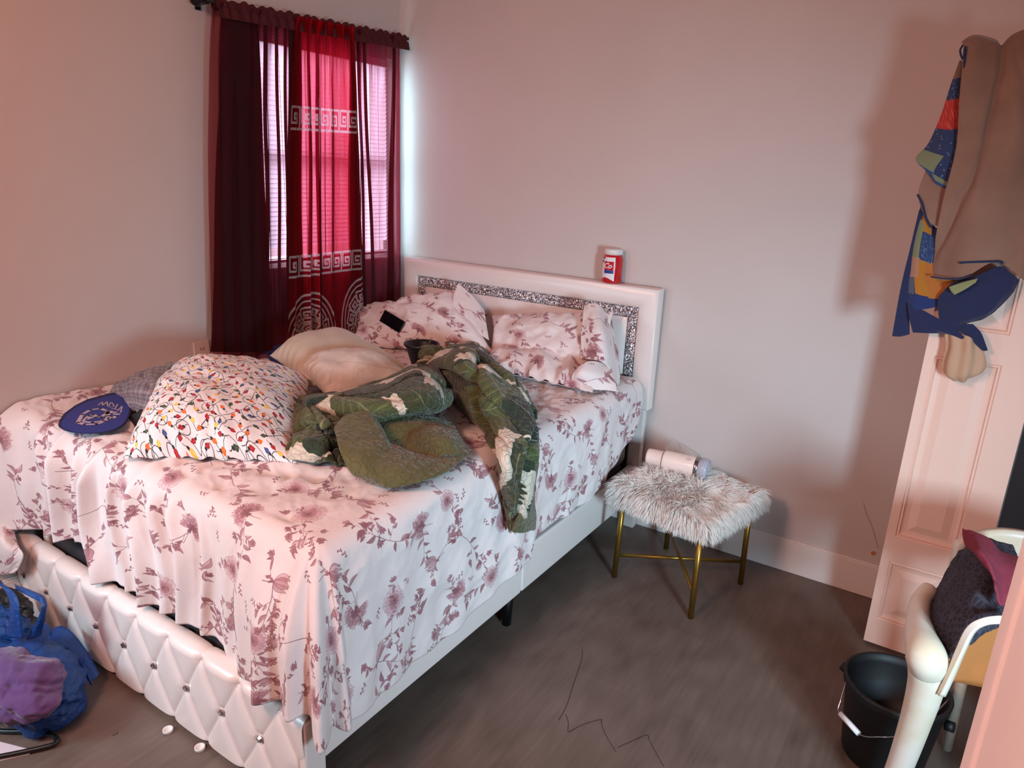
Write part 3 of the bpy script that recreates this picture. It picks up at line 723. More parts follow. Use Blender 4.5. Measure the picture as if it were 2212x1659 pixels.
# tufted footboard
YF, FX0, FX1, FZ0, FZ1 = -2.243, .02, 1.665, .022, .335
bx0, bdx, bz = .4099-.1769*2, .1769, .177
nx, nz = 460, 110
X = np.linspace(FX0, FX1, nx)[:, None]; T = np.linspace(0, 1, nz)[None, :]
L1 = FZ1-FZ0-.02; Lr = .09; L = L1+Lr
sarc = T*L; over = np.clip((sarc-L1)/Lr, 0, 1); ang = over*math.pi*.62; rad = .034
Z = np.where(sarc < L1, FZ0+sarc, FZ0+L1+rad*np.sin(ang)*.75); Yb = np.where(sarc < L1, YF, YF+rad*(1-np.cos(ang)))
Zc = FZ0+sarc
hx = ((X-bx0)/bdx) % 1.0; hx = np.minimum(hx, 1-hx)    # 0 at a button column, .5 between
hz = np.abs(Zc-bz)/.142
d = np.abs(hx*2-hz)/math.hypot(2/bdx, 1/.142)
d = np.where(hz > 1, np.minimum(d, (.5-hx)*bdx), d)
puff = .0115*(1-np.exp(-d/.016))*(1-.55*over)
but = np.sqrt((hx*bdx)**2+(Zc-bz)**2); puff = puff-.010*np.exp(-(but/.018)**2)
but2 = np.sqrt(((.5-hx)*bdx)**2+(Zc-(bz+.142))**2); puff = puff-.008*np.exp(-(but2/.02)**2)
nyv, nzv = -np.cos(ang), np.sin(ang)
P = np.stack(np.broadcast_arrays(X, Yb+nyv*puff+.010, Z+nzv*puff), -1)
fbd = bedp(grid_mesh('footboard', P, np.zeros(P.shape[:2]+(2,)), 'white_leatherette'))
bedp(box('footboard_core', (FX0+.002, YF+.012, FZ0), (FX1-.002, YF+.040, FZ1-.02), 'white_leatherette', None, .012, 3))
for k in range(9):
    x = bx0+bdx*k
    if FX0+.02 < x < FX1-.02:
        sub(lathe('crystal', [(0, 0), (.009, .0), (.012, .004), (.008, .010), (0, .012)], 'crystal', None, 8, Matrix.Translation((x, YF+.010, bz)) @ Matrix.Rotation(math.radians(90), 4, 'X'), False), fbd)
bedp(box('foot_cap', (1.640, YF+.004, FZ0), (1.668, -2.165, FZ1-.004), 'white_leatherette', None, .008, 3))
bedp(tube('support_leg', [(1.605, -1.15, .165), (1.605, -1.15, .0)], [.026, .019], 'black_metal', None, 20))
bedp(box('support_bar', (.14, -1.17, .135), (1.624, -1.13, .16), 'black_metal'))
# box spring and mattress
ms = thing('mattress', 'thick mattress with brown side seen under the sheet at the foot', 'mattress', (0, 0, 0))
box('ticking', (.012, -2.165, .372), (1.640, -.125, .806), 'mattress_side', ms, .05, 5)
bs = box('box_spring', (.15, -2.165, .17), (1.615, -.12, .365), 'dark_mattress', None, .02, 3)
tag(bs, 'dark ribbed box spring showing between the footboard and the hanging sheet', 'box spring')
bedp(box('slat_base', (.142, -2.175, .1605), (1.622, -.08, .1695), 'black_metal'))

# ------------------------------------------------------------------ floral sheet
XE, YE, ZT, RB = 1.682, -2.188, .832, .058
nx, ny = 300, 360
xs_ = np.linspace(.012, XE-RB, nx); ys_ = np.linspace(YE+RB, -.13, ny)
X, Y = np.meshgrid(xs_, ys_, indexing='ij')
FOLDS = [(-.02, .16, .036, .0), (.10, .05, .010, .1), (.26, .035, .016, .3), (.40, .03, .022, .45), (.52, .022, .012, .5), (.62, .03, .026, .55), (.74, .02, .010, .5), (.86, .03, .022, .45), (.98, .022, .012, .35), (1.10, .03, .018, .25), (1.22, .025, .010, .1)]
def foldsum(x, y):
    dyy = y-YE; o = 0
    for xc, wd_, a, sk in FOLDS:
        o = o+1.9*a*np.exp(-((x-xc-sk*dyy-.02*np.sin(dyy*14+xc*9))/(wd_*(1+.3*np.sin(xc*40))))**2)
    return o
wk = .012*(fbm(X*5, Y*5, 4)-.5)+.010*(fbm(X*15, Y*12, 9)-.5)+.007*(ridge(X*11+Y*6, Y*9, 2)-.3)
dyn = Y-YE
crs = foldsum(X, Y)*.42*np.exp(-(dyn/.38)**2)
rr0 = np.hypot(X-.95, Y+1.35)
swl = .009*np.sin(rr0*40+7*fbm(X*4, Y*4, 12))*np.exp(-(((X-1.1)/.35)**2+((Y+1.85)/.28)**2))
fade = np.clip((XE-RB-X)/.06, 0, 1)*np.clip((Y-YE-RB)/.02, 0, 1)
Z = ZT+(wk+swl)*fade+crs*np.clip((XE-RB-X)/.06, 0, 1)
P1 = np.stack([X, Y, Z], -1); UV1 = np.stack([X, Y], -1)
def rowz(u, v, y): p = at(u, v, 'y', y); return p[0], p[2]
fh = [rowz(u, v, -2.20) for u, v in ((0, 1112), (60, 1135), (130, 1160), (178, 1168))]; fh2 = [rowz(u, v, -2.21) for u, v in ((198, 1238), (300, 1295), (400, 1350), (450, 1385), (492, 1436))]
fx = [-.1]+[q[0] for q in fh]+[q[0] for q in fh2]+[1.60, XE]; fz = [fh[0][1]]+[q[1] for q in fh]+[q[1] for q in fh2]+[.375, .33]
sy = [YE, -2.04, -1.64, -1.30, -1.155, -1.135, -.62, -.29, -.13]; sz = [.315, .29, .27, .345, .36, .392, .387, .48, .60]
nq = 80; q = np.linspace(0, 1, nq)[None, :]; AR = RB*math.pi/2
def hang(zs, zb):
    """distance outwards and downwards along a cloth that rolls over the edge and hangs to zb"""
    L = (zs-zb-RB+AR)[:, None]; s_ = L*q; ph = np.clip(s_/RB, 0, math.pi/2)
    return L, s_, RB*np.sin(ph), RB*(1-np.cos(ph))+np.maximum(0, s_-AR)
sstep = lambda v: np.clip(v, 0, 1)**2*(3-2*np.clip(v, 0, 1))
# foot skirt
Xf = xs_[:, None]; zs = P1[:, 0, 2]
Lf, sf, of, df = hang(zs, np.interp(xs_, fx, fz)); hq = sstep((sf-.3*AR)/.12)
cornr = np.clip((Xf-1.28)/.28, 0, 1)
fold = foldsum(Xf+.02*np.sin(sf*12+Xf*7), YE)*1.25*(1-.5*cornr)+.006*np.sin(Xf*30+2.2*np.sin(Xf*5))+.003*np.sin(Xf*77+6*sf)
fold = fold+cornr*(.088*sstep(q*1.6)+.034*np.sin((XE-Xf)*44+1.0)*q)
Yf = YE+RB-of-np.maximum(fold, -.004)*hq
Pf = np.stack(np.broadcast_arrays(Xf, Yf, zs[:, None]-df), -1); UVf = np.stack(np.broadcast_arrays(Xf, YE+RB-sf), -1)
# side skirt
Ys = ys_[:, None]; zs = P1[-1, :, 2]
Ls, ss, os_, ds = hang(zs, np.interp(ys_, sy, sz)); hq = sstep((ss-.3*AR)/.12)
dro = .014*np.sin(Ys*9+1)*q+.012*(fbm(Ys*7+3*ss, q*3+Ys*0, 15)-.5)*2+.006*np.sin(Ys*40+3*q)*q+.006*(ridge(Ys*5+ss*5, ss*6-Ys*2, 18)-.3)
stp = .032*(1/(1+np.exp((Ys+1.165-.10*(1-q))/.007)))*np.exp(-np.maximum(0, -(Ys+1.165))/.5)*(.4+.6*q)
c2 = np.exp(-(Ys-YE)/.16)
Xs = XE-RB+os_+(dro+stp+.006+c2*.045*q)*hq
Ps = np.stack(np.broadcast_arrays(Xs, Ys, zs[:, None]-ds), -1); UVs = np.stack(np.broadcast_arrays(XE-RB+ss, Ys), -1)
# corner fan
na = 90; A = np.linspace(-math.pi/2, 0, na)[:, None]; w_ = (A+math.pi/2)/(math.pi/2)
zb_c = np.interp(A[:, 0], [-math.pi/2, -1.2, -.8, -.4, 0], [np.interp(XE-RB, fx, fz), .37, .30, .30, np.interp(YE+RB, sy, sz)])
c0 = P1[-1, 0]
Lc, sc_, oc, dc = hang(np.full(na, c0[2]), zb_c); hq = sstep((sc_-.3*AR)/.12)
rad0 = (YE+RB-Pf[-1, :, 1]-RB*np.sin(np.clip(Lf[-1]*q[0]/RB, 0, math.pi/2)))[None]; rad1 = (Ps[0, :, 0]-(XE-RB)-RB*np.sin(np.clip(Ls[0]*q[0]/RB, 0, math.pi/2)))[None]
rr_ = oc+rad0*(1-w_)+rad1*w_+(.046*np.sin(w_*math.pi)*np.sin(w_*math.pi*5.0)*q+.012*np.sin(w_*math.pi)*q)*hq
Pc = np.stack(np.broadcast_arrays(c0[0]+rr_*np.cos(A), c0[1]+rr_*np.sin(A), c0[2]-dc), -1)
Pc[0] = Pf[-1]; Pc[-1] = Ps[0]
UVc = np.stack(np.broadcast_arrays(XE-RB+sc_*np.cos(A), YE+RB+sc_*np.sin(A)), -1)
sheet = grid_mesh('bed_sheet', [P1, Pf[:, ::-1], Ps, Pc[:, ::-1]], [UV1, UVf[:, ::-1], UVs, UVc[:, ::-1]], 'floral_cloth', None, .003)
bm = bmesh.new(); bm.from_mesh(sheet.data); bmesh.ops.recalc_face_normals(bm, faces=bm.faces); bm.to_mesh(sheet.data); bm.free()
tag(sheet, 'cream bed sheet printed with dusty rose flowers draped over mattress', 'bed sheet')

from mathutils.bvhtree import BVHTree
def hit_(obj, u, v):
    me = obj.data; bv = BVHTree.FromPolygons([vv.co for vv in me.vertices], [p.vertices[:] for p in me.polygons])
    d = _f + R_*(u-W/2)/FPX - U_*(v-H/2)/FPX; return bv.ray_cast(Vector(CAM), Vector(d).normalized())[0]
# ------------------------------------------------------------------ pillows
def pillow(name, label, cat, quad, up, thick, mat, group=None, **k):
    o = cushion(name, quad, up, thick, mat, **k); return tag(o, label, cat, group)
FG = 'floral pillows against the headboard'
p1 = thing('pillow', 'floral pillow with a phone on it near the window', 'pillow', group=FG)
cushion('pillowcase', [at3(762, 750, 'y', -.60), at3(1068, 765, 'y', -.40), at3(1000, 622, 'y', -.20), at3(775, 668, 'y', -.30)], (0, -.75, .66), .10, 'floral_cloth', p1, seed=3, down=.3, wr=.022, ex=.5)
patch('hem_flap', [[(990, 612, 'y', -.24), (1018, 640, 'y', -.235), (1045, 672, 'y', -.23)], [(980, 650, 'y', -.30), (1010, 672, 'y', -.31), (1050, 700, 'y', -.29)], [(985, 690, 'y', -.36), (1020, 710, 'y', -.37), (1056, 735, 'y', -.36)]], 'floral_cloth', p1, seed=4, amp=.008)
p2 = thing('pillow', 'floral pillow propped on the headboard under the red bottle', 'pillow', group=FG)
cushion('pillowcase', [at3(1058, 772, 'y', -.42), at3(1322, 812, 'y', -.40), at3(1325, 672, 'y', -.20), at3(1062, 682, 'y', -.17)], (0, -.8, .5), .085, 'floral_cloth', p2, seed=6, down=.25, wr=.024, ex=.5)
patch('hem_flap', [[(1262, 662, 'y', -.28), (1290, 658, 'y', -.27), (1318, 690, 'y', -.20)], [(1258, 720, 'y', -.38), (1300, 725, 'y', -.40), (1333, 765, 'y', -.26)], [(1255, 775, 'y', -.44), (1305, 785, 'y', -.46), (1336, 840, 'y', -.30)]], 'floral_cloth', p2, seed=8, amp=.012)
p3 = thing('pillow', 'flat floral pillow lying below the propped pillow, case open at one end', 'pillow', group=FG)
cushion('pillowcase', [at3(1035, 795, 'z', .865), at3(1280, 848, 'z', .865), at3(1322, 770, 'z', .90), at3(1075, 735, 'z', .90)], (0, -.25, 1), .085, 'floral_cloth', p3, seed=9, down=.3, wr=.02, ex=.5)
cushion('inner_pillow', [at3(1255, 828, 'z', .868), at3(1308, 840, 'z', .868), at3(1322, 792, 'z', .90), at3(1268, 780, 'z', .90)], (.2, -.4, 1), .045, 'beige_satin', p3, seed=10, n=40)
patch('hem_flap', [[(1245, 795, 'z', .955), (1275, 782, 'z', .975), (1320, 790, 'z', .94)], [(1235, 815, 'z', .91), (1262, 806, 'z', .94), (1328, 820, 'z', .90)], [(1238, 832, 'z', .86), (1262, 838, 'z', .865), (1333, 846, 'z', .86)]], 'floral_cloth', p3, seed=12, amp=.006, n=40, mm=40)
pb = pillow('pillow', 'large white pillow printed with coloured light bulbs on black wires', 'pillow', [at3(262, 990, 'z', .85), at3(640, 1000, 'z', .85), at3(672, 812, 'z', .92), at3(392, 782, 'z', .99)], (-.05, -.45, 1), .165, 'bulb_cloth', seed=14, down=.15, wr=.016, n=100, uvs=1.9, ex=.6, pinch=.04)
BG = 'beige satin cushions on the bed'
cushion_a = pillow('throw_cushion', 'plain beige satin cushion leaning behind the creased one', 'cushion', [at3(582, 768, 'z', .97), at3(655, 838, 'z', .89), at3(895, 800, 'z', .89), at3(745, 722, 'z', 1.00)], (-.1, -.25, 1), .125, 'beige_satin', BG, seed=17, down=.5, wr=.008, ex=.6, pinch=.10)
CU_ = MT
cushion_b = thing('throw_cushion', 'beige satin cushion with puckered seam in front of green quilt', 'cushion', group=BG)
cushion('cover', [at3(643, 806, 'z', .93), at3(708, 862, 'z', .87), at3(930, 838, 'z', .90), at3(800, 758, 'z', .985)], (-.1, -.55, .9), .13, 'rose_satin', cushion_b, seed=19, down=.4, wr=.026, ex=.55, pinch=.08)
cb = [c for c in cushion_b.children][0]
sp_ = [hit_(cb, u, v) for u, v in crom([(728, 786), (760, 782), (800, 788), (850, 797), (890, 806)], 24)]; sp_ = [tuple(p) for p in sp_ if p is not None]
tube('seam', sp_, .0016, 'beige_satin', cushion_b, 6)
def seam(name, pts, parent, r=.0012, mat='mattress_side'): return tube(name, crom([at3(*p) for p in pts], 40).tolist(), r, mat, parent, 5)
# dark clothes behind the cushions
P, uv = patch_pts([[(575, 760, 'z', .88), (610, 742, 'z', .95), (650, 732, 'z', .98)], [(580, 775, 'z', .87), (615, 765, 'z', .93), (655, 760, 'z', .95)], [(590, 790, 'z', .85), (625, 795, 'z', .86), (665, 790, 'z', .86)]], amp=.012, fr=14, n=50, mm=50)
tag(grid_mesh('folded_clothes', P, uv, 'navy', None, .01), 'dark navy clothing tucked behind the beige cushions by the curtain', 'clothing')

# phone on the pillow
def slab(name, c4, th, mat, parent=None, bev=.004):
    c4 = [Vector(p) for p in c4]; nrm = (c4[1]-c4[0]).cross(c4[3]-c4[0]).normalized()
    bm = bmesh.new(); lo = [bm.verts.new(p) for p in c4]; hi = [bm.verts.new(p+nrm*th) for p in c4]
    bm.faces.new(lo[::-1]); bm.faces.new(hi)
    for k in range(4): bm.faces.new((lo[k], lo[(k+1) % 4], hi[(k+1) % 4], hi[k]))
    bmesh.ops.recalc_face_normals(bm, faces=bm.faces); return from_bm(name, bm, mat, parent, False, bev, 3)
ph = thing('smartphone', 'black smartphone lying on floral pillow', 'phone')
from mathutils.bvhtree import BVHTree
def hit(obj, u, v):
    me = obj.data; bv = BVHTree.FromPolygons([vv.co for vv in me.vertices], [p.vertices[:] for p in me.polygons])
    d = _f + R_*(u-W/2)/FPX - U_*(v-H/2)/FPX; h = bv.ray_cast(Vector(CAM), Vector(d).normalized()); return h[0]
case = [c for c in p1.children if c.name.startswith('pillowcase')][0]
h = [hit(case, *q) for q in ((816, 683), (838, 681), (882, 706), (858, 710), (848, 694))]
pc = h[4]
def onplane(u, v, p, n):
    d = Vector(_f + R_*(u-W/2)/FPX - U_*(v-H/2)/FPX); c = Vector(CAM); return c+d*((p-c).dot(n)/d.dot(n))
best = None
for k in range(60):
    t_ = math.radians(10+k); nv = Vector((.1, -math.sin(t_), math.cos(t_))).normalized()
    Q = [onplane(u, v, pc+nv*.012, nv) for u, v in ((812, 682), (838, 679), (886, 706), (858, 712))]
    e_ = abs(((Q[2]-Q[1]).length+(Q[3]-Q[0]).length)/2-.155)
    if best is None or e_ < best[0]: best = (e_, nv, Q)
_, nn, Q = best
ax = ((Q[2]+Q[3])-(Q[0]+Q[1])).normalized(); ay = nn.cross(ax); pc = (Q[0]+Q[1]+Q[2]+Q[3])/4
def q4(c, a, b, la, lb): return [c-a*la-b*lb, c+a*la-b*lb, c+a*la+b*lb, c-a*la+b*lb]
slab('body', q4(pc, ax, ay, .076, .034), .008*(1 if ax.cross(ay).dot(nn) > 0 else -1), 'black_plastic', ph, .005)
slab('screen', q4(pc+nn*.0085, ax, ay, .071, .032), .0006, 'phone_glass', ph, .0)

# black bowl with spoon
bw = thing('bowl', 'black plastic bowl with a clear spoon behind the green quilt', 'bowl', tuple(at(911, 741, 'z', .972)-np.array([0, 0, .104])))
rb = .084; lathe('bowl_body', [(0, .0), (.045, .0), (.050, .004), (rb-.008, .088), (rb, .094), (rb+.001, .104), (rb-.004, .104), (rb-.012, .092), (.046, .012), (0, .010)], 'black_plastic', bw, 48)
tube('spoon', [(.01, -.0, .05), (.035, .01, .105), (.050, .015, .135)], [.005, .004, .006], 'clear_plastic', bw, 8)

# hand fan lying on the sheet
fn = thing('hand_fan', 'blue hand fan with white number logo lying on the bed', 'fan')
def flat(name, pts, z, h, mat, parent=None, z2=None):
    bm = bmesh.new(); P = [Vector(at(u, v, 'z', z)) for u, v in pts]
    lo = [bm.verts.new((p.x, p.y, z)) for p in P]; hi = [bm.verts.new((p.x, p.y, z+h)) for p in P]; n = len(P)
    bm.faces.new(lo[::-1]); bm.faces.new(hi)
    for k in range(n): bm.faces.new((lo[k], lo[(k+1) % n], hi[(k+1) % n], hi[k]))
    bmesh.ops.recalc_face_normals(bm, faces=bm.faces); bmesh.ops.triangulate(bm, faces=[f for f in bm.faces if len(f.verts) > 4]); return from_bm(name, bm, mat, parent)
FZ = .858; k_ = 320/2212
fo = [(870, 690), (890, 620), (960, 520), (1120, 400), (1300, 310), (1620, 220), (1800, 192), (1880, 190), (1945, 225), (1975, 290), (1975, 380), (1955, 470), (1930, 560), (1890, 640), (1830, 700), (1740, 750), (1640, 780), (1480, 802), (1300, 812), (1160, 805), (1040, 785), (950, 755), (890, 720)]
fo = [(u*k_, 820+v*k_) for u, v in fo]; flat('rim', fo, FZ, .004, 'navy', fn)
cxm, cym = np.mean(fo, 0); flat('panel', [(cxm+(u-cxm)*.93, cym+(v-cym)*.92) for u, v in fo], FZ+.004, .0008, 'blue_fan', fn)
def strokes(name, sets, z, wpx, mat, parent):
    bm = bmesh.new()
    for pl in sets:
        P = [Vector(at(u, v, 'z', z)) for u, v in pl]
        for a, b in zip(P, P[1:]):
            d = (b-a).normalized(); nv = Vector((-d.y, d.x, 0))*wpx; a2, b2 = a-d*wpx*.8, b+d*wpx*.8
            vs = [bm.verts.new(p) for p in (a2-nv, b2-nv, b2+nv, a2+nv)]; f = bm.faces.new(vs)
            if f.normal.z < 0: f.normal_flip()
    return from_bm(name, bm, mat, parent)
sc = lambda L: [(u*k_, 820+v*k_) for u, v in L]
strokes('lettering', [sc(L) for L in ([(1465, 380), (1530, 330), (1530, 392), (1600, 322), (1602, 388)], [(1620, 400), (1655, 340), (1672, 345), (1700, 385), (1690, 408), (1632, 408)], [(1665, 428), (1760, 448)], [(1715, 436), (1755, 368)], [(1762, 462), (1828, 388), (1800, 490)])], FZ+.0056, .0022, 'fan_print', fn)
th = np.linspace(0, 2*math.pi, 40)
ring = [(1405+245*math.cos(a)-60*math.cos(a)**2, 560-110*math.sin(a)-30*math.cos(a)) for a in th]
strokes('logo', [sc([(1160, 640), (1230, 520), (1350, 450), (1500, 430), (1600, 470), (1620, 540), (1570, 620), (1440, 665), (1260, 670), (1160, 640)]), sc([(1250, 610), (1330, 540), (1400, 520), (1440, 560), (1520, 560), (1560, 520)]), sc([(1250, 630), (1380, 640), (1500, 620)]), sc([(1300, 590), (1380, 560)])], FZ+.0056, .0065, 'fan_print', fn)
bm = bmesh.new()
for (u, v, a) in ((1600, 500, 2.6), (1640, 480, 2.0), (1690, 490, 1.2), (1740, 515, .5), (1700, 560, -.4), (1640, 570, -1.2)):
    p = Vector(at(u*k_, 820+v*k_, 'z', FZ+.0056)); vs = [bm.verts.new(p+Vector((.014*math.cos(t)*math.cos(a)-.008*math.sin(t)*math.sin(a), .014*math.cos(t)*math.sin(a)+.008*math.sin(t)*math.cos(a), 0))) for t in np.linspace(0, 6.283, 14)[:-1]]
    bm.faces.new(vs)
from_bm('feather_logo', bm, 'fan_print', fn)

# plaid clothing between the fan and the bulb pillow
P, uv = patch_pts([[(265, 828, 'z', .87), (310, 803, 'z', .93), (350, 796, 'z', .95), (372, 800, 'z', .95)], [(238, 845, 'z', .85), (290, 835, 'z', .93), (335, 835, 'z', .97), (365, 830, 'z', .95)],
    [(255, 862, 'z', .85), (295, 862, 'z', .90), (325, 870, 'z', .92), (345, 868, 'z', .92)], [(283, 880, 'z', .84), (300, 888, 'z', .86), (315, 892, 'z', .87), (330, 890, 'z', .87)]], amp=.016, fr=10, seed=21)
tag(grid_mesh('shirt', P, uv*2.5, 'plaid_cloth', None, .006), 'crumpled grey plaid shirt between the blue fan and printed pillow', 'clothing')
P, uv = patch_pts([[(275, 900, 'z', .845), (300, 888, 'z', .88), (350, 830, 'z', .96), (385, 800, 'z', 1.0)], [(283, 908, 'z', .845), (310, 900, 'z', .87), (355, 850, 'z', .94), (395, 812, 'z', .98)], [(290, 920, 'z', .845), (312, 915, 'z', .86), (360, 880, 'z', .90), (400, 840, 'z', .93)]], amp=.008, fr=12, seed=23, n=50, mm=50)
tag(grid_mesh('dark_garment', P, uv, 'black_rubber', None, .006), 'black fabric bundle under the edge of the printed pillow', 'clothing')
P, uv = patch_pts([[(358, 783, 'z', .99), (368, 782, 'z', 1.0), (384, 790, 'z', 1.0)], [(360, 795, 'z', .97), (370, 792, 'z', .98), (378, 796, 'z', .98)], [(364, 806, 'z', .94), (372, 804, 'z', .95), (380, 806, 'z', .95)]], amp=.006, fr=20, seed=24, n=24, mm=24)
tag(grid_mesh('folded_cloth', P, uv, 'grey_paint', None, .004), 'small grey cloth corner poking up behind the printed pillow', 'cloth')

# ------------------------------------------------------------------ green quilt
qt = thing('quilt', 'rumpled green leaf-print quilt with olive reverse spilling over the bed side', 'quilt')
kq = dict(solid=.009)
# roll running from beside the bowl down over the bed side
patch('printed_side', [
 [(893, 770, 'z', .88), (925, 752, 'z', .95), (975, 748, 'z', .97), (1030, 757, 'z', .96), (1062, 778, 'z', .90)],
 [(915, 800, 'z', .87), (955, 775, 'z', 1.02), (1005, 768, 'z', 1.06), (1055, 790, 'z', 1.02), (1092, 830, 'z', .89)],
 [(955, 845, 'z', .86), (995, 825, 'z', .98), (1045, 815, 'z', 1.05), (1092, 830, 'z', 1.01), (1135, 870, 'z', .88)],
 [(998, 892, 'z', .85), (1025, 875, 'z', .94), (1075, 862, 'z', 1.00), (1122, 868, 'z', .98), (1158, 905, 'z', .87)],
 [(1045, 940, 'z', .855), (1065, 915, 'z', .90), (1100, 905, 'z', .94), (1140, 915, 'z', .93), (1166, 945, 'z', .86)],
 [(1075, 1000, 'x', 1.735), (1092, 985, 'x', 1.785), (1118, 975, 'x', 1.80), (1145, 980, 'x', 1.79), (1162, 992, 'x', 1.735)],
 [(1092, 1060, 'x', 1.73), (1104, 1058, 'x', 1.775), (1120, 1055, 'x', 1.785), (1136, 1055, 'x', 1.775), (1150, 1055, 'x', 1.73)],
 [(1100, 1105, 'x', 1.73), (1110, 1110, 'x', 1.765), (1124, 1105, 'x', 1.775), (1136, 1090, 'x', 1.765), (1146, 1085, 'x', 1.73)],
 [(1104, 1146, 'x', 1.73), (1112, 1138, 'x', 1.755), (1124, 1122, 'x', 1.76), (1132, 1100, 'x', 1.755), (1145, 1090, 'x', 1.73)]],
 'leaf_cloth', qt, n=220, mm=110, amp=.016, fr=5, seed=31, folds=((34, .012, .5, 5),), creases=((30, .034, .8, 9), (47, .020, 2, -16)), uvo=(.42, .62), uvs=1.15, **kq)
# second fold behind it, at the pillows
patch('printed_side', [
 [(962, 742, 'z', .90), (1000, 740, 'z', .94), (1040, 752, 'z', .93), (1066, 775, 'z', .87)],
 [(985, 765, 'z', .94), (1020, 760, 'z', 1.0), (1065, 790, 'z', .97), (1095, 820, 'z', .87)],
 [(1040, 810, 'z', .95), (1075, 800, 'z', 1.0), (1110, 820, 'z', .96), (1135, 850, 'z', .87)],
 [(1085, 860, 'z', .90), (1110, 850, 'z', .95), (1140, 865, 'z', .93), (1162, 905, 'z', .87)]],
 'leaf_cloth', qt, amp=.014, fr=6, seed=33, folds=((30, .008, 0, 3),), creases=((40, .022, 0, 10),), uvo=(.5, .1), uvs=1.3, **kq)
# the reverse hanging edge beside it
patch('olive_reverse', [
 [(1150, 985, 'x', 1.745), (1160, 992, 'x', 1.755), (1163, 1000, 'x', 1.735)],
 [(1145, 1050, 'x', 1.755), (1150, 1050, 'x', 1.765), (1154, 1050, 'x', 1.735)],
 [(1128, 1095, 'x', 1.775), (1142, 1090, 'x', 1.775), (1152, 1085, 'x', 1.735)],
 [(1112, 1130, 'x', 1.775), (1135, 1120, 'x', 1.775), (1156, 1115, 'x', 1.735)],
 [(1106, 1148, 'x', 1.765), (1130, 1150, 'x', 1.765), (1155, 1142, 'x', 1.73)]],
 'olive_quilted', qt, n=70, mm=40, amp=.004, seed=34, solid=.010)
# big leaf fold across the middle
patch('printed_side', [
 [(905, 792, 'z', .89), (880, 790, 'z', .95), (820, 825, 'z', .93), (740, 845, 'z', .91), (665, 850, 'z', .89), (640, 880, 'z', .87)],
 [(945, 805, 'z', .95), (900, 800, 'z', 1.02), (830, 835, 'z', 1.00), (750, 852, 'z', .97), (690, 858, 'z', .95), (652, 882, 'z', .92)],
 [(975, 840, 'z', .96), (920, 845, 'z', 1.03), (840, 862, 'z', 1.02), (770, 875, 'z', .99), (715, 880, 'z', .96), (672, 895, 'z', .91)],
 [(975, 870, 'z', .93), (925, 885, 'z', .98), (850, 893, 'z', .98), (785, 895, 'z', .96), (725, 900, 'z', .92), (700, 905, 'z', .89)],
 [(940, 893, 'z', .90), (905, 902, 'z', .92), (845, 907, 'z', .92), (795, 905, 'z', .91), (745, 912, 'z', .88), (710, 915, 'z', .86)]],
 'leaf_cloth', qt, n=130, mm=170, amp=.013, fr=5, seed=35, folds=((16, .006, 0, 9),), creases=((4, .022, .5, 26), (14, .012, 2, 22)), uvo=(.75, .55), uvs=1.1, **kq)
# rolled lip on the left of it
patch('printed_side', [
 [(742, 912, 'z', .90), (700, 905, 'z', .91), (670, 895, 'z', .92), (655, 878, 'z', .94), (668, 858, 'z', .96), (740, 848, 'z', .97)],
 [(745, 900, 'z', .93), (705, 893, 'z', .94), (678, 885, 'z', .95), (668, 874, 'z', .96), (678, 863, 'z', .98), (740, 855, 'z', .98)],
 [(740, 890, 'z', .90), (705, 885, 'z', .90), (685, 880, 'z', .90), (680, 874, 'z', .91), (690, 868, 'z', .93), (740, 862, 'z', .95)]],
 'leaf_cloth', qt, n=40, mm=120, amp=.004, seed=36, uvo=(.2, .8), **kq)
# crumpled mass at lower left
patch('printed_side', [
 [(632, 870, 'z', .88), (660, 862, 'z', .93), (700, 890, 'z', .94), (735, 905, 'z', .92), (765, 905, 'z', .88)],
 [(632, 895, 'z', .88), (665, 890, 'z', .95), (700, 915, 'z', .96), (730, 925, 'z', .94), (760, 925, 'z', .89)],
 [(618, 930, 'z', .87), (660, 925, 'z', .92), (695, 935, 'z', .91), (730, 945, 'z', .91), (765, 950, 'z', .88)],
 [(608, 965, 'z', .86), (650, 960, 'z', .90), (690, 962, 'z', .90), (725, 965, 'z', .89), (765, 975, 'z', .87)],
 [(588, 990, 'z', .845), (630, 990, 'z', .855), (680, 998, 'z', .855), (725, 1000, 'z', .855), (760, 1003, 'z', .85)]],
 'leaf_cloth', qt, n=130, mm=120, amp=.018, fr=7, seed=37, folds=((46, .006, 1, -14),), creases=((38, .028, 1, -18), (20, .02, 0, 34)), uvo=(.35, .45), uvs=1.25, **kq)
# olive reverse turned up at the front
patch('olive_reverse', [
 [(724, 930, 'z', .955), (745, 905, 'z', .975), (780, 893, 'z', .985), (800, 898, 'z', .97), (815, 920, 'z', .91)],
 [(730, 960, 'z', .945), (762, 938, 'z', .955), (800, 932, 'z', .955), (832, 948, 'z', .93), (852, 962, 'z', .875)],
 [(742, 992, 'z', .915), (778, 985, 'z', .925), (828, 985, 'z', .92), (878, 985, 'z', .90), (908, 985, 'z', .865)],
 [(765, 1022, 'z', .88), (808, 1025, 'z', .888), (862, 1020, 'z', .89), (918, 1005, 'z', .885), (965, 992, 'z', .868)],
 [(800, 1043, 'z', .85), (850, 1050, 'z', .855), (905, 1043, 'z', .86), (965, 1020, 'z', .862), (1013, 982, 'z', .86)]],
 'olive_quilted', qt, n=120, mm=120, amp=.007, fr=4, seed=38, solid=.010, creases=((12, .010, 1.5, 9),))
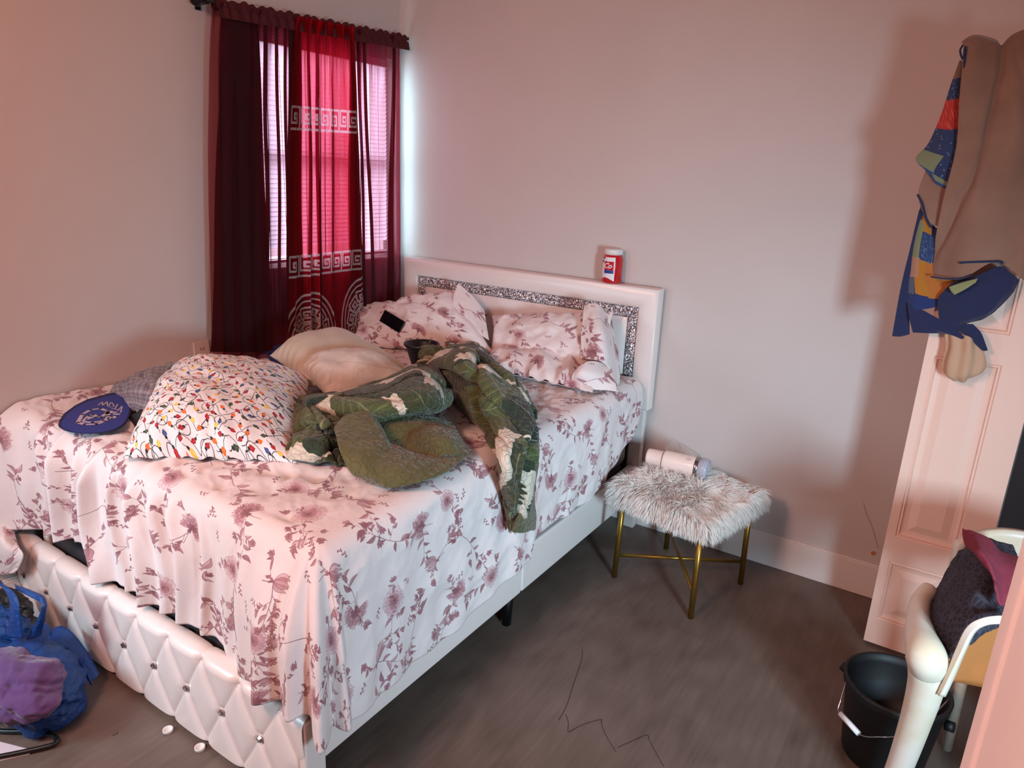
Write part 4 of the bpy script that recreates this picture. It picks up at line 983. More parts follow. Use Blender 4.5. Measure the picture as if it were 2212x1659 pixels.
patch('olive_reverse', [
 [(800, 905, 'z', .90), (850, 905, 'z', .93), (905, 900, 'z', .93), (935, 905, 'z', .90), (975, 918, 'z', .86)],
 [(812, 925, 'z', .90), (860, 920, 'z', .92), (910, 920, 'z', .925), (950, 925, 'z', .90), (985, 935, 'z', .86)],
 [(835, 952, 'z', .875), (870, 950, 'z', .875), (900, 935, 'z', .915), (945, 925, 'z', .93), (985, 935, 'z', .885)],
 [(860, 975, 'z', .865), (890, 970, 'z', .865), (925, 950, 'z', .915), (965, 950, 'z', .92), (998, 960, 'z', .875)],
 [(900, 1000, 'z', .86), (935, 995, 'z', .865), (960, 985, 'z', .88), (985, 985, 'z', .875), (1013, 982, 'z', .86)]],
 'olive_quilted', qt, n=100, mm=100, amp=.006, fr=5, seed=39, solid=.011)

# ================================================================== ON THE HEADBOARD
bt = thing('bottle', 'red plastic bottle with white cap standing on the headboard', 'bottle', (1.437, -.053, HT+.001), math.radians(-52))
rb = .050; hh = .138
lathe('body', [(0, 0), (rb*.85, 0), (rb, .008), (rb, hh-.02), (rb*.86, hh-.004), (rb*.80, hh), (0, hh)], 'red_plastic', bt, 48)
lathe('cap', [(rb*.8, hh), (rb*.9, hh+.002), (rb*.9, hh+.024), (rb*.82, hh+.028), (0, hh+.028)], 'white_plastic', bt, 48)
def wrap(name, a0, a1, z0, z1, r, mat, cut=0):
    n = 24; A = np.radians(np.linspace(a0, a1, n))[:, None]; T = np.linspace(0, 1, 12)[None, :]
    zz = z0+(z1-z0)*T+cut*np.sin((A-math.radians(a0))*2.2)*(1-T)
    P = np.stack(np.broadcast_arrays(r*np.cos(A), r*np.sin(A), zz), -1); return grid_mesh(name, P, np.zeros(P.shape[:2]+(2,)), mat, bt)
# angle -90 faces the room before the bottle is turned
wrap('label', -95, 0, .018, .118, rb+.0006, 'label_white', .012); wrap('label', -60, 0, .118, .128, rb+.0004, 'label_white')
wrap('label', -150, -100, .055, .108, rb+.0006, 'label_pink')
wrap('brand_badge', -62, -6, .066, .108, rb+.0012, 'red_plastic'); wrap('brand_badge', -62, -6, .050, .066, rb+.0012, 'label_blue'); wrap('brand_badge', -88, -68, .100, .112, rb+.0012, 'label_blue')
def wrap_text(txt, size, ang, z, r, mat, parent, shear=0):
    cd = bpy.data.curves.new('t', 'FONT'); cd.body = txt; cd.size = size; cd.align_x = 'CENTER'; cd.shear = shear; cd.offset = size*.02
    o = bpy.data.objects.new('t', cd); COL.objects.link(o); dg = bpy.context.evaluated_depsgraph_get(); me = bpy.data.meshes.new_from_object(o.evaluated_get(dg)); bpy.data.objects.remove(o)
    bm = bmesh.new(); bm.from_mesh(me); bmesh.ops.subdivide_edges(bm, edges=bm.edges, cuts=1)
    for v in bm.verts:
        a = math.radians(ang)+v.co.x/r; v.co = Vector((r*math.cos(a), r*math.sin(a), z+v.co.y))
    return from_bm('lettering', bm, mat, parent)
wrap_text('Co', .034, -42, .076, rb+.002, 'label_white', bt, .3); wrap_text('100', .022, -122, .078, rb+.0016, 'red_plastic', bt); wrap_text('2', .012, -78, .102, rb+.002, 'label_white', bt)

# ================================================================== STOOL
SC = Vector((2.055, -.405, 0)); SR = math.radians(-13.5); SS = .205
st = thing('stool', 'square stool with white fur seat and brass legs beside the bed', 'stool', SC, SR)
feet = [(-SS, -SS), (SS, -SS), (SS, SS), (-SS, SS)]
for fx_, fy_ in feet: tube('leg', [(fx_*1.0, fy_, .0), (fx_*.97, fy_*.97, .40)], .0125, 'brass', st, 16)
bm = bmesh.new()
for a, b in ((0, 2), (1, 3)):
    p, q_ = Vector(feet[a]+(.115+.004*a,)), Vector(feet[b]+(.115+.004*a,)); add_tube(bm, [p*.985+Vector((0, 0, .0)), q_*.985], .008, 10)
from_bm('cross_bar', bm, 'brass', st, True)
SW, SH0, SH1 = .228, .395, .462
seat = box('seat', (-SW, -SW, SH0), (SW, SW, SH1), 'fur_base', st, .03, 4)
# long pile: curved tapering locks rooted on the seat cover
def fur(nst, seed):
    r = np.random.default_rng(seed); V = []; F = []
    u = r.uniform(-1, 1, nst); v = r.uniform(-1, 1, nst); side = r.random(nst) < .42
    root = np.zeros((nst, 3)); nrm = np.zeros((nst, 3))
    top = ~side
    root[top] = np.stack([u[top]*SW*.99, v[top]*SW*.99, np.full(top.sum(), SH1-.004)], 1); nrm[top] = (0, 0, 1)
    k = r.integers(0, 4, nst); h = SH0+.006+(SH1-SH0-.01)*r.random(nst)
    for q_, (dx_, dy_) in enumerate(((1, 0), (-1, 0), (0, 1), (0, -1))):
        s_ = side & (k == q_); nn_ = s_.sum()
        a = u[s_]*SW*.97
        root[s_] = np.stack([dx_*SW*.985+(a if dx_ == 0 else 0*a), dy_*SW*.985+(a if dy_ == 0 else 0*a), h[s_]], 1); nrm[s_] = (dx_, dy_, 0)
    # clump directions
    cd = np.stack([fbm(root[:, 0]*14+5, root[:, 1]*14+9, 41)-.5, fbm(root[:, 0]*14+25, root[:, 1]*14+3, 43)-.5, np.zeros(nst)], 1)*2.6
    out = np.stack([root[:, 0], root[:, 1], np.zeros(nst)], 1)/SW
    sweep = cd+out*.9+np.array([.25, -.25, 0])+r.normal(0, .18, (nst, 3))*[1, 1, .3]
    Ln = .046+.026*r.random(nst)
    pts = [root]; d = nrm*.75+sweep*.65; d /= np.linalg.norm(d, axis=1, keepdims=True)
    nseg = 5
    for j in range(nseg):
        fall = np.where(np.hypot(pts[-1][:, 0], pts[-1][:, 1]).clip(0, 9) > 0, 1, 1)
        d = d+sweep*.16+np.array([0, 0, -.42])*(j > 0); 
        inside = (np.abs(pts[-1][:, 0]) < SW) & (np.abs(pts[-1][:, 1]) < SW) & (pts[-1][:, 2] < SH1+.012)
        d[inside, 2] = np.maximum(d[inside, 2], -.02)
        d /= np.linalg.norm(d, axis=1, keepdims=True); pts.append(pts[-1]+d*(Ln/nseg)[:, None])
    P = np.stack(pts, 1)
    vw = np.array([.4, -.9, .3]); tdir = P[:, -1]-P[:, 0]; wdir = np.cross(tdir, vw+r.normal(0, .5, (nst, 3))); wdir /= np.linalg.norm(wdir, axis=1, keepdims=True)+1e-9
    wj = np.array([.0013, .0015, .0013, .0010, .0006, .0001])
    A = P-wdir[:, None]*wj[None, :, None]; B = P+wdir[:, None]*wj[None, :, None]
    G = np.stack([A, B], 2)  # nst, 6, 2, 3
    idx = np.arange(nst*12).reshape(nst, 6, 2)
    q_ = np.stack([idx[:, :-1, 0], idx[:, :-1, 1], idx[:, 1:, 1], idx[:, 1:, 0]], -1).reshape(-1, 4)
    me = bpy.data.meshes.new('fur'); me.vertices.add(nst*12); me.vertices.foreach_set('co', G.reshape(-1, 3).astype(np.float32).ravel())
    me.loops.add(q_.size); me.loops.foreach_set('vertex_index', q_.ravel().astype(np.int32)); me.polygons.add(len(q_)); me.polygons.foreach_set('loop_start', np.arange(0, q_.size, 4, dtype=np.int32)); me.update(calc_edges=True)
    o = link('fur_cover', me, 'fur', st); o['kind'] = 'stuff'; return o
fur(26000, 5)

# tumbler lying on the stool
Tz = SH1+.056
ta = Vector(at(1398, 985, 'z', Tz+.005)); tb = Vector(at(1530, 1016, 'z', Tz)); 
tm = thing('tumbler', 'pale pink insulated tumbler with handle lying on the fur stool', 'tumbler', ta)
dirv = (tb-ta); TL = dirv.length; dirv.normalize()
xa = dirv.cross(Vector((0, 0, 1))).normalized()  # towards camera side
za = xa.cross(dirv).normalized()
tm.matrix_world = Matrix(((za.x, xa.x, dirv.x, ta.x), (za.y, xa.y, dirv.y, ta.y), (za.z, xa.z, dirv.z, ta.z), (0, 0, 0, 1)))
s_ = TL
lathe('body', [(0, 0), (.030, 0), (.036, .003), (.038, .010), (.040, s_*.26), (.045, s_*.29), (.0465, s_*.32), (.0495, s_*.78), (.0495, s_*.80), (0, s_*.80)], 'cup_enamel', tm, 48)
lathe('steel_rim', [(.0497, s_*.79), (.0505, s_*.795), (.0505, s_*.845), (.049, s_*.85), (0, s_*.85)], 'steel', tm, 48)
lathe('lid', [(.046, s_*.85), (.0485, s_*.855), (.049, s_*.89), (.050, s_*.895), (.050, s_*.96), (.047, s_), (.040, s_*1.0), (.038, s_*.95), (0, s_*.94)], 'lid_plastic', tm, 48)
ya = .05
hx_, hy_ = (-.65, .76)
def hp(r, z): return (hx_*r, hy_*r, z)
tube('handle', crom([hp(.042, s_*.36), hp(.060, s_*.345), hp(.074, s_*.37), hp(.079, s_*.46), hp(.080, s_*.62), hp(.078, s_*.72), hp(.062, s_*.77), hp(.046, s_*.76)], 30).tolist(), .0105, 'cup_enamel', tm, 14)
tube('groove', [(.0437*math.cos(a), .0437*math.sin(a), s_*.275) for a in np.linspace(0, 6.283, 41)[:-1]], .0012, 'mattress_side', tm, 6, True)
bm = bmesh.new()
for q_ in (0, 1, 2):
    A = np.linspace(0, 6.283, 22)
    add_tube(bm, [( .0495*math.cos(.55+ .13*math.sin(a)*(1-.3*q_)), .0495*math.sin(.55+.13*math.sin(a)*(1-.3*q_)), s_*(.68+.018*q_)+.009*math.cos(a)) for a in A[:-1]], .0006, 4, closed=True)
from_bm('emblem', bm, 'tumbler_mark', tm)
# clear plastic cup lid / film behind the tumbler
P, uv = patch_pts([[(1440, 962, 'y', -.30), (1455, 953, 'y', -.29), (1475, 962, 'y', -.28), (1510, 985, 'y', -.27)], [(1435, 975, 'y', -.27), (1460, 968, 'y', -.25), (1485, 975, 'y', -.25), (1515, 990, 'y', -.24)], [(1430, 990, 'y', -.26), (1455, 990, 'y', -.24), (1480, 992, 'y', -.23), (1512, 1000, 'y', -.22)]], amp=.008, fr=14, seed=51, n=40, mm=40)
fl = grid_mesh('plastic_sleeve', P, uv, 'clear_plastic', None, .001)
tag(fl, 'crumpled clear plastic sleeve lying behind the pink tumbler', 'plastic sleeve')

def ribbon(name, L, Rr, mat, parent, th=.012, n=60, mm=10, bulge=.0):
    A = crom([at3(*p) for p in L], n); B = crom([at3(*p) for p in Rr], n); t = np.linspace(0, 1, mm)[None, :, None]
    P = A[:, None]*(1-t)+B[:, None]*t; N = normals(P); 
    if N[..., 1].mean() > 0: N = -N
    P = P+N*(bulge*np.sin(t*math.pi)); return grid_mesh(name, P, np.zeros(P.shape[:2]+(2,)), mat, parent, th, 0)

# ================================================================== DOOR LEAF, right
DX0, DX1, DY, DZ = 2.836, 3.166, -.387, 2.205
dl = thing('door_leaf', 'narrow white panelled door leaf standing open with a blanket over its top', 'door', (DX0, DY, 0))
w_ = DX1-DX0
def stile_bm(boxes):
    bm = bmesh.new()
    for lo, hi in boxes: add_box(bm, lo, hi)
    return bm
px0, px1 = .030, .232
panels = [(.125, .385), (.49, 1.205), (1.31, 2.09)]
bx_ = [((0, 0, .012), (px0, .035, DZ)), ((px1, 0, .012), (w_, .035, DZ))]
zz = [.012]+[q for p in panels for q in p]+[DZ]
for k in range(0, len(zz), 2): bx_.append(((px0, 0, zz[k]), (px1, .035, zz[k+1])))
from_bm('frame', stile_bm(bx_), 'door_paint', dl)
for z0, z1 in panels:
    bm = bmesh.new(); prof = [(0, 0), (.004, .006), (.010, .002), (.014, .009), (.020, .011), (.032, .012), (.060, .003), (.066, .003)]
    R = []
    for d_, y in prof: R.append([bm.verts.new(p) for p in ((px0+d_, y, z0+d_), (px1-d_, y, z0+d_), (px1-d_, y, z1-d_), (px0+d_, y, z1-d_))])
    for A, B in zip(R, R[1:]):
        for k in range(4): bm.faces.new((A[k], A[(k+1) % 4], B[(k+1) % 4], B[k]))
    bm.faces.new(R[-1]); bmesh.ops.recalc_face_normals(bm, faces=bm.faces)
    from_bm('panel', bm, 'door_paint', dl)
    box('panel_back', (px0, .02, z0), (px1, .034, z1), 'door_paint', dl)

# blanket over the door
bk = thing('blanket', 'tan fleece baby blanket with patchwork lining hung over the door leaf', 'blanket')
y1 = -.45
patch('fleece_side', [
 [(2078, 98, 'y', -.395), (2120, 84, 'y', -.39), (2165, 77, 'y', -.39), (2240, 66, 'y', -.39)],
 [(2083, 115, 'y', -.43), (2125, 105, 'y', -.43), (2170, 100, 'y', -.43), (2245, 95, 'y', -.43)],
 [(2076, 210, 'y', y1), (2122, 210, 'y', y1-.01), (2170, 205, 'y', y1), (2245, 205, 'y', y1)],
 [(2068, 320, 'y', y1), (2118, 320, 'y', y1-.02), (2165, 320, 'y', y1), (2242, 320, 'y', y1)],
 [(2035, 440, 'y', y1), (2098, 445, 'y', y1-.03), (2155, 445, 'y', y1), (2240, 440, 'y', y1)],
 [(2012, 545, 'y', y1), (2080, 545, 'y', y1-.03), (2160, 540, 'y', y1), (2235, 530, 'y', y1)],
 [(2010, 599, 'y', y1), (2072, 602, 'y', y1-.02), (2150, 568, 'y', y1-.01), (2222, 612, 'y', y1)]],
 'tan_fleece', bk, n=160, mm=120, amp=.006, fr=4, seed=61, folds=((38, .012, .3, 5), (17, .008, 1.2, -4)), creases=((30, .016, 1.0, 6), (17, .012, 2.5, -3)), solid=.006)
def hem(pts, r=.005, mat='navy_cloth', name='binding'): return tube(name, crom([at3(*p) for p in pts], 60).tolist(), r, mat, bk, 8)
hem([(2080, 97, 'y', -.43), (2074, 110, 'y', -.44), (2080, 128, 'y', -.455), (2084, 104, 'y', -.46), (2088, 100, 'y', -.46)], .003)
hem([(2086, 105, 'y', -.455), (2083, 150, 'y', -.46), (2078, 250, 'y', -.455)], .004)
hem([(2011, 598, 'y', y1-.012), (2040, 602, 'y', y1-.03), (2075, 601, 'y', y1-.03), (2098, 592, 'y', y1-.03)], .003)
hem([(2072, 568, 'y', y1-.035), (2100, 566, 'y', y1-.035), (2160, 565, 'y', y1-.03), (2164, 570, 'y', y1-.03)], .004)
# patchwork corner hanging at the left, upper
patch('patchwork_side', [
 [(2074, 130, 'y', -.43), (2078, 132, 'y', -.432), (2082, 134, 'y', -.43)], [(2052, 190, 'y', -.43), (2066, 192, 'y', -.44), (2080, 195, 'y', -.43)],
 [(2030, 255, 'y', -.43), (2050, 262, 'y', -.445), (2076, 265, 'y', -.43)], [(2005, 310, 'y', -.43), (2040, 325, 'y', -.45), (2072, 335, 'y', -.43)],
 [(1978, 345, 'y', -.43), (2010, 365, 'y', -.44), (2060, 395, 'y', -.43)], [(2012, 372, 'y', -.43), (2020, 395, 'y', -.44), (2045, 408, 'y', -.43)]],
 'pennant_cloth', bk, n=70, mm=40, amp=.003, seed=62, uvn=True, solid=.004)
patch('fleece_side', [[(2004, 355, 'y', -.425), (2035, 380, 'y', -.425), (2068, 400, 'y', -.425)], [(1984, 415, 'y', -.425), (2010, 430, 'y', -.43), (2045, 440, 'y', -.425)], [(1990, 450, 'y', -.425), (2005, 480, 'y', -.43), (2030, 490, 'y', -.425)]],
 'tan_fleece', bk, n=40, mm=40, amp=.003, seed=63, solid=.005)
hem([(1982, 420, 'y', -.43), (1992, 440, 'y', -.435), (2000, 470, 'y', -.435), (2012, 492, 'y', -.435)], .004)
patch('patchwork_side', [
 [(1990, 440, 'y', -.415), (2005, 470, 'y', -.42), (2020, 490, 'y', -.42), (2040, 500, 'y', -.42)],
 [(1972, 520, 'y', -.415), (1992, 530, 'y', -.425), (2015, 540, 'y', -.425), (2050, 540, 'y', -.42)],
 [(1962, 590, 'y', -.415), (1985, 600, 'y', -.43), (2015, 605, 'y', -.43), (2060, 600, 'y', -.42)],
 [(1958, 660, 'y', -.415), (1982, 668, 'y', -.43), (2015, 665, 'y', -.43), (2070, 650, 'y', -.42)]],
 'lining_cloth', bk, n=80, mm=60, amp=.004, seed=64, uvn=True, solid=.004, folds=((60, .006, 0, 0),))
patch('navy_border', [
 [(1985, 455, 'y', -.42), (1990, 452, 'y', -.42), (1994, 450, 'y', -.42)], [(1965, 540, 'y', -.42), (1968, 545, 'y', -.42), (1974, 545, 'y', -.42)],
 [(1946, 620, 'y', -.42), (1955, 625, 'y', -.42), (1964, 625, 'y', -.42)], [(1927, 726, 'y', -.42), (1945, 727, 'y', -.42), (1965, 722, 'y', -.42)]],
 'navy_cloth', bk, n=60, mm=20, amp=.002, solid=.004)
patch('navy_border', [
 [(1960, 655, 'y', -.43), (1990, 668, 'y', -.435), (2030, 690, 'y', -.44), (2060, 705, 'y', -.44)],
 [(1965, 690, 'y', -.435), (1998, 700, 'y', -.445), (2035, 715, 'y', -.45), (2080, 725, 'y', -.45)],
 [(1972, 718, 'y', -.43), (2010, 720, 'y', -.44), (2055, 722, 'y', -.44), (2108, 752, 'y', -.44)]],
 'navy_cloth', bk, n=50, mm=60, amp=.004, seed=65, solid=.004)
patch('navy_border', [
 [(2028, 640, 'y', -.44), (2060, 610, 'y', -.45), (2110, 595, 'y', -.46), (2160, 575, 'y', -.46), (2185, 590, 'y', -.45), (2202, 605, 'y', -.44)],
 [(2026, 665, 'y', -.44), (2065, 655, 'y', -.465), (2110, 640, 'y', -.47), (2150, 625, 'y', -.47), (2180, 620, 'y', -.46), (2195, 620, 'y', -.44)],
 [(2030, 695, 'y', -.44), (2070, 690, 'y', -.46), (2110, 680, 'y', -.465), (2145, 665, 'y', -.465), (2165, 650, 'y', -.45), (2180, 640, 'y', -.44)],
 [(2045, 712, 'y', -.44), (2070, 705, 'y', -.445), (2100, 698, 'y', -.445), (2125, 690, 'y', -.445), (2140, 680, 'y', -.44), (2150, 672, 'y', -.44)]],
 'navy_cloth', bk, n=60, mm=90, amp=.007, fr=6, seed=66, solid=.004)
patch('navy_border', [[(2045, 705, 'y', -.44), (2075, 700, 'y', -.45), (2102, 700, 'y', -.45)], [(2080, 720, 'y', -.44), (2100, 715, 'y', -.45), (2118, 718, 'y', -.44)], [(2122, 757, 'y', -.44), (2128, 758, 'y', -.44), (2134, 756, 'y', -.44)]], 'navy_cloth', bk, n=40, mm=30, amp=.003, solid=.004)
patch('sage_patch', [[(2050, 620, 'y', -.476), (2080, 610, 'y', -.478), (2112, 602, 'y', -.478)], [(2055, 630, 'y', -.482), (2085, 618, 'y', -.484), (2110, 606, 'y', -.48)], [(2062, 637, 'y', -.486), (2085, 625, 'y', -.486), (2108, 610, 'y', -.482)]], 'sage', bk, n=16, mm=16, amp=.001) if 'sage' in MT else None

# sheer beige stocking under the blanket
sk_ = patch('stocking', [
 [(2040, 722, 'y', -.43), (2062, 720, 'y', -.445), (2095, 728, 'y', -.45), (2120, 750, 'y', -.43)],
 [(2042, 750, 'y', -.43), (2066, 750, 'y', -.45), (2098, 752, 'y', -.455), (2128, 772, 'y', -.43)],
 [(2034, 785, 'y', -.43), (2062, 782, 'y', -.455), (2098, 785, 'y', -.455), (2130, 790, 'y', -.43)],
 [(2038, 806, 'y', -.43), (2060, 812, 'y', -.455), (2095, 808, 'y', -.455), (2122, 806, 'y', -.43)],
 [(2050, 810, 'y', -.43), (2070, 825, 'y', -.44), (2090, 822, 'y', -.44), (2108, 808, 'y', -.43)]],
 'stocking', None, n=70, mm=70, amp=.004, fr=8, seed=68, folds=((120, .004, 0, 10),), solid=.003)
tag(sk_, 'crumpled sheer beige stockings hanging below the blanket on the door leaf', 'stockings')

# ================================================================== CHAIR, right
ch = thing('plastic_chair', 'white plastic armchair standing in front of the door leaf', 'chair', (3.2, -1.1, 0))
ch.location = (0, 0, 0)
# front leg, flaring up into the elbow of the arm
tube('leg', crom([at3(1905, 1745, 'y', -1.25), at3(1942, 1659, 'y', -1.26), at3(1977, 1560, 'y', -1.28), at3(2000, 1480, 'y', -1.30), at3(2004, 1432, 'y', -1.315)], 40).tolist(), list(np.interp(np.linspace(0, 1, 40), [0, .25, .5, .75, 1], [.030, .033, .038, .044, .048])), 'chair_plastic', ch, 24)
tube('armrest', crom([at3(2004, 1440, 'y', -1.315), at3(2001, 1415, 'z', .606), at3(1990, 1378, 'z', .618), at3(1984, 1335, 'z', .625), at3(1990, 1298, 'z', .640), at3(2008, 1272, 'z', .66)], 50).tolist(), list(np.interp(np.linspace(0, 1, 50), [0, .18, .36, .6, 1], [.047, .050, .042, .030, .022])), 'chair_plastic', ch, 24)
# rim curving from the leg over to the seat front
ribbon('seat_rim', [(2030, 1500, 'y', -1.34), (2052, 1450, 'y', -1.345), (2068, 1405, 'y', -1.345), (2090, 1358, 'y', -1.34), (2118, 1338, 'y', -1.335), (2160, 1330, 'y', -1.33), (2215, 1335, 'y', -1.32)],
       [(2036, 1505, 'y', -1.35), (2060, 1455, 'y', -1.355), (2080, 1412, 'y', -1.355), (2102, 1368, 'y', -1.35), (2126, 1352, 'y', -1.345), (2160, 1348, 'y', -1.34), (2215, 1352, 'y', -1.33)], 'chair_plastic', ch, .016)
ribbon('seat_apron', [(2046, 1462, 'y', -1.22), (2056, 1420, 'y', -1.22), (2078, 1375, 'y', -1.22), (2105, 1352, 'y', -1.22), (2160, 1342, 'y', -1.22), (2215, 1342, 'y', -1.22)],
       [(2048, 1466, 'y', -1.21), (2062, 1470, 'y', -1.21), (2080, 1474, 'y', -1.21), (2110, 1480, 'y', -1.21), (2160, 1490, 'y', -1.21), (2215, 1500, 'y', -1.21)], 'tan_plastic', ch, .01)
ribbon('seat', [(2010, 1350, 'z', .60), (2070, 1330, 'z', .60), (2140, 1300, 'z', .60), (2230, 1290, 'z', .60)], [(2018, 1385, 'z', .60), (2085, 1380, 'z', .60), (2150, 1350, 'z', .60), (2240, 1350, 'z', .60)], 'tan_plastic', ch, .02)
ribbon('seat_block', [(2000, 1362, 'y', -1.22), (2005, 1355, 'y', -1.22), (2012, 1352, 'y', -1.22)], [(2020, 1395, 'y', -1.24), (2038, 1398, 'y', -1.24), (2052, 1370, 'y', -1.24)], 'tan_plastic', ch, .03)
box('leg', (3.36, -1.28, 0), (3.42, -1.22, .6), 'chair_plastic', ch, .01); box('leg', (3.36, -.86, 0), (3.42, -.80, .62), 'chair_plastic', ch, .01)
tube('leg', [(3.15, -.84, 0), (3.13, -.84, .62)], [.016, .022], 'chair_plastic', ch, 14)
# backrest, its top rim showing above the jacket
bz_ = .79
P = []
for k, t in enumerate(np.linspace(0, 1, 24)):
    a = (t-.5)*1.6; P.append([(3.24+.20*math.sin(a)/math.sin(.8), -.80-.07*(1-math.cos(a))*0-.10*(abs(t-.5)*2)**2, z_) for z_ in np.linspace(.60, .80-.05*(abs(t-.5)*2)**3, 10)])
P = np.array(P); grid_mesh('backrest', P, np.zeros(P.shape[:2]+(2,)), 'chair_plastic', ch, .022, 0)

jk = thing('jacket', 'charcoal textured jacket with maroon cloth heaped on the plastic chair', 'jacket')
patch('charcoal_shell', [
 [(2074, 1192, 'y', -.96), (2100, 1176, 'y', -.98), (2135, 1172, 'y', -.98), (2185, 1180, 'y', -.96)],
 [(2050, 1240, 'y', -1.02), (2090, 1235, 'y', -1.12), (2135, 1230, 'y', -1.14), (2195, 1235, 'y', -1.02)],
 [(2022, 1290, 'y', -1.08), (2075, 1290, 'y', -1.22), (2130, 1290, 'y', -1.24), (2195, 1290, 'y', -1.1)],
 [(2008, 1330, 'y', -1.15), (2065, 1340, 'y', -1.27), (2125, 1335, 'y', -1.28), (2190, 1325, 'y', -1.18)],
 [(2012, 1352, 'y', -1.2), (2062, 1378, 'y', -1.29), (2110, 1355, 'y', -1.30), (2170, 1345, 'y', -1.25)],
 [(2030, 1362, 'y', -1.22), (2048, 1415, 'y', -1.29), (2068, 1415, 'y', -1.31), (2095, 1365, 'y', -1.31)]],
 'charcoal_cloth', jk, n=110, mm=80, amp=.012, fr=8, seed=71, solid=.008)
patch('maroon_cloth', [
 [(2080, 1143, 'y', -1.10), (2100, 1152, 'y', -1.12), (2135, 1165, 'y', -1.13), (2160, 1190, 'y', -1.12), (2205, 1205, 'y', -1.1)],
 [(2082, 1165, 'y', -1.13), (2110, 1175, 'y', -1.18), (2140, 1195, 'y', -1.19), (2165, 1215, 'y', -1.18), (2200, 1225, 'y', -1.16)],
 [(2086, 1180, 'y', -1.16), (2118, 1192, 'y', -1.22), (2142, 1222, 'y', -1.23), (2165, 1245, 'y', -1.22), (2195, 1250, 'y', -1.2)],
 [(2095, 1183, 'y', -1.18), (2130, 1210, 'y', -1.24), (2150, 1250, 'y', -1.27), (2162, 1275, 'y', -1.26), (2185, 1275, 'y', -1.24)],
 [(2120, 1200, 'y', -1.2), (2143, 1235, 'y', -1.26), (2155, 1280, 'y', -1.29), (2163, 1308, 'y', -1.29), (2178, 1300, 'y', -1.27)]],
 'maroon_cloth', jk, n=70, mm=70, amp=.008, fr=9, seed=72, solid=.006)

# ================================================================== BUCKET
bc = thing('bucket', 'black plastic bucket with wire handle beside the chair leg', 'bucket', (2.972, -.995, 0))
R1, R0, BH = .152, .118, .275
lathe('shell', [(0, .004), (R0-.004, .004), (R0, .0), (R0+.002, .004), (R1-.008, BH-.035), (R1-.006, BH-.033), (R1, BH-.03), (R1+.003, BH-.004), (R1, BH), (R1-.008, BH-.002), (R1-.012, BH-.03), (R0-.006, .012), (0, .012)], 'black_rubber', bc, 64)
hnd = [p-np.array(bc.location) for p in crom([at(1828, 1472, 'y', -1.06), at(1816, 1512, 'y', -1.10), at(1813, 1540, 'y', -1.125), at(1856, 1586, 'y', -1.175), at(1900, 1592, 'y', -1.20), at(1950, 1588, 'y', -1.20), at(2000, 1560, 'y', -1.17), at(2050, 1510, 'y', -1.06)], 40)]
hnd = [tuple(p) for p in hnd]
ha = math.radians(-18)
tube('wire_handle', hnd, .002, 'steel', bc, 8)
g0, g1 = Vector(at(1815, 1541, 'y', -1.126)), Vector(at(1855, 1585, 'y', -1.174)); 
o = tube('grip', [g0-bc.location, g1-bc.location], .0085, 'white_plastic', bc, 16)
for sgn in (1, -1): tube('handle_ear', [(sgn*(R1-.002)*math.cos(ha), sgn*(R1-.002)*math.sin(ha), BH-.05), (sgn*(R1+.020)*math.cos(ha), sgn*(R1+.020)*math.sin(ha), BH-.045)], .016, 'black_rubber', bc, 16)

# ================================================================== FLOOR LEFT
def blob(name, c, rad, mat, seed, amp=.25, fr=3.0, parent=None, n=64, flat=True):
    U = np.linspace(0, math.pi, n)[:, None]; V = np.linspace(0, 2*math.pi, n*2)[None, :]
    d = np.stack(np.broadcast_arrays(np.sin(U)*np.cos(V), np.sin(U)*np.sin(V), np.cos(U)), -1)
    nz_ = fbm(d[..., 0]*fr+9, d[..., 1]*fr+d[..., 2]*fr*1.3+9, seed, 3)-.5+.5*(np.abs(fbm(d[..., 2]*fr*1.5+3, d[..., 0]*fr*1.5+d[..., 1]*fr+5, seed+2, 4)-.5)*2-.4)*.8
    s_ = 1+amp*nz_*2; P = d*s_[..., None]*np.array(rad)+np.array(c); P[..., 2] = np.maximum(P[..., 2], .003)
    return grid_mesh(name, P, np.stack(np.broadcast_arrays(V/3, U/3), -1), mat, parent)
b1 = thing('plastic_bag', 'blue plastic bag holding purple cloth on the floor by the footboard', 'bag', group='blue plastic bags by the footboard')
blob('bag_film', at(70, 1478, 'z', .08), (.24, .15, .125), 'blue_film', 81, .20, 1.7, b1)
blob('purple_cloth', at(40, 1478, 'z', .15), (.18, .11, .085), 'purple_cloth', 82, .22, 1.6, b1)
b2 = thing('plastic_bag', 'open translucent blue bag with dark shaded hollow standing behind the purple cloth', 'bag', group='blue plastic bags by the footboard')
blob('bag_film', at(22, 1372, 'z', .12), (.15, .07, .10), 'blue_film', 84, .2, 1.8, b2)
blob('dark_hollow', at(28, 1318, 'z', .17), (.12, .05, .075), 'black_rubber', 85, .2, 2, b2)  # black blob stands in for the shade inside the open bag
def film(L, Rr, par, bulge=.008): return ribbon('bag_handle', L, Rr, 'blue_film', par, .0012, 40, 12, bulge)
film([(-30, 1238, 'y', -2.44), (0, 1262, 'y', -2.44), (18, 1290, 'y', -2.45), (22, 1330, 'y', -2.46), (10, 1372, 'y', -2.46)], [(-30, 1252, 'y', -2.44), (14, 1266, 'y', -2.44), (38, 1292, 'y', -2.45), (44, 1335, 'y', -2.46), (50, 1378, 'y', -2.46)], b2)
film([(30, 1262, 'y', -2.40), (70, 1276, 'y', -2.40), (98, 1292, 'y', -2.40), (100, 1325, 'y', -2.41), (88, 1372, 'y', -2.42)], [(34, 1274, 'y', -2.42), (66, 1290, 'y', -2.42), (88, 1304, 'y', -2.42), (84, 1330, 'y', -2.43), (56, 1380, 'y', -2.44)], b2)
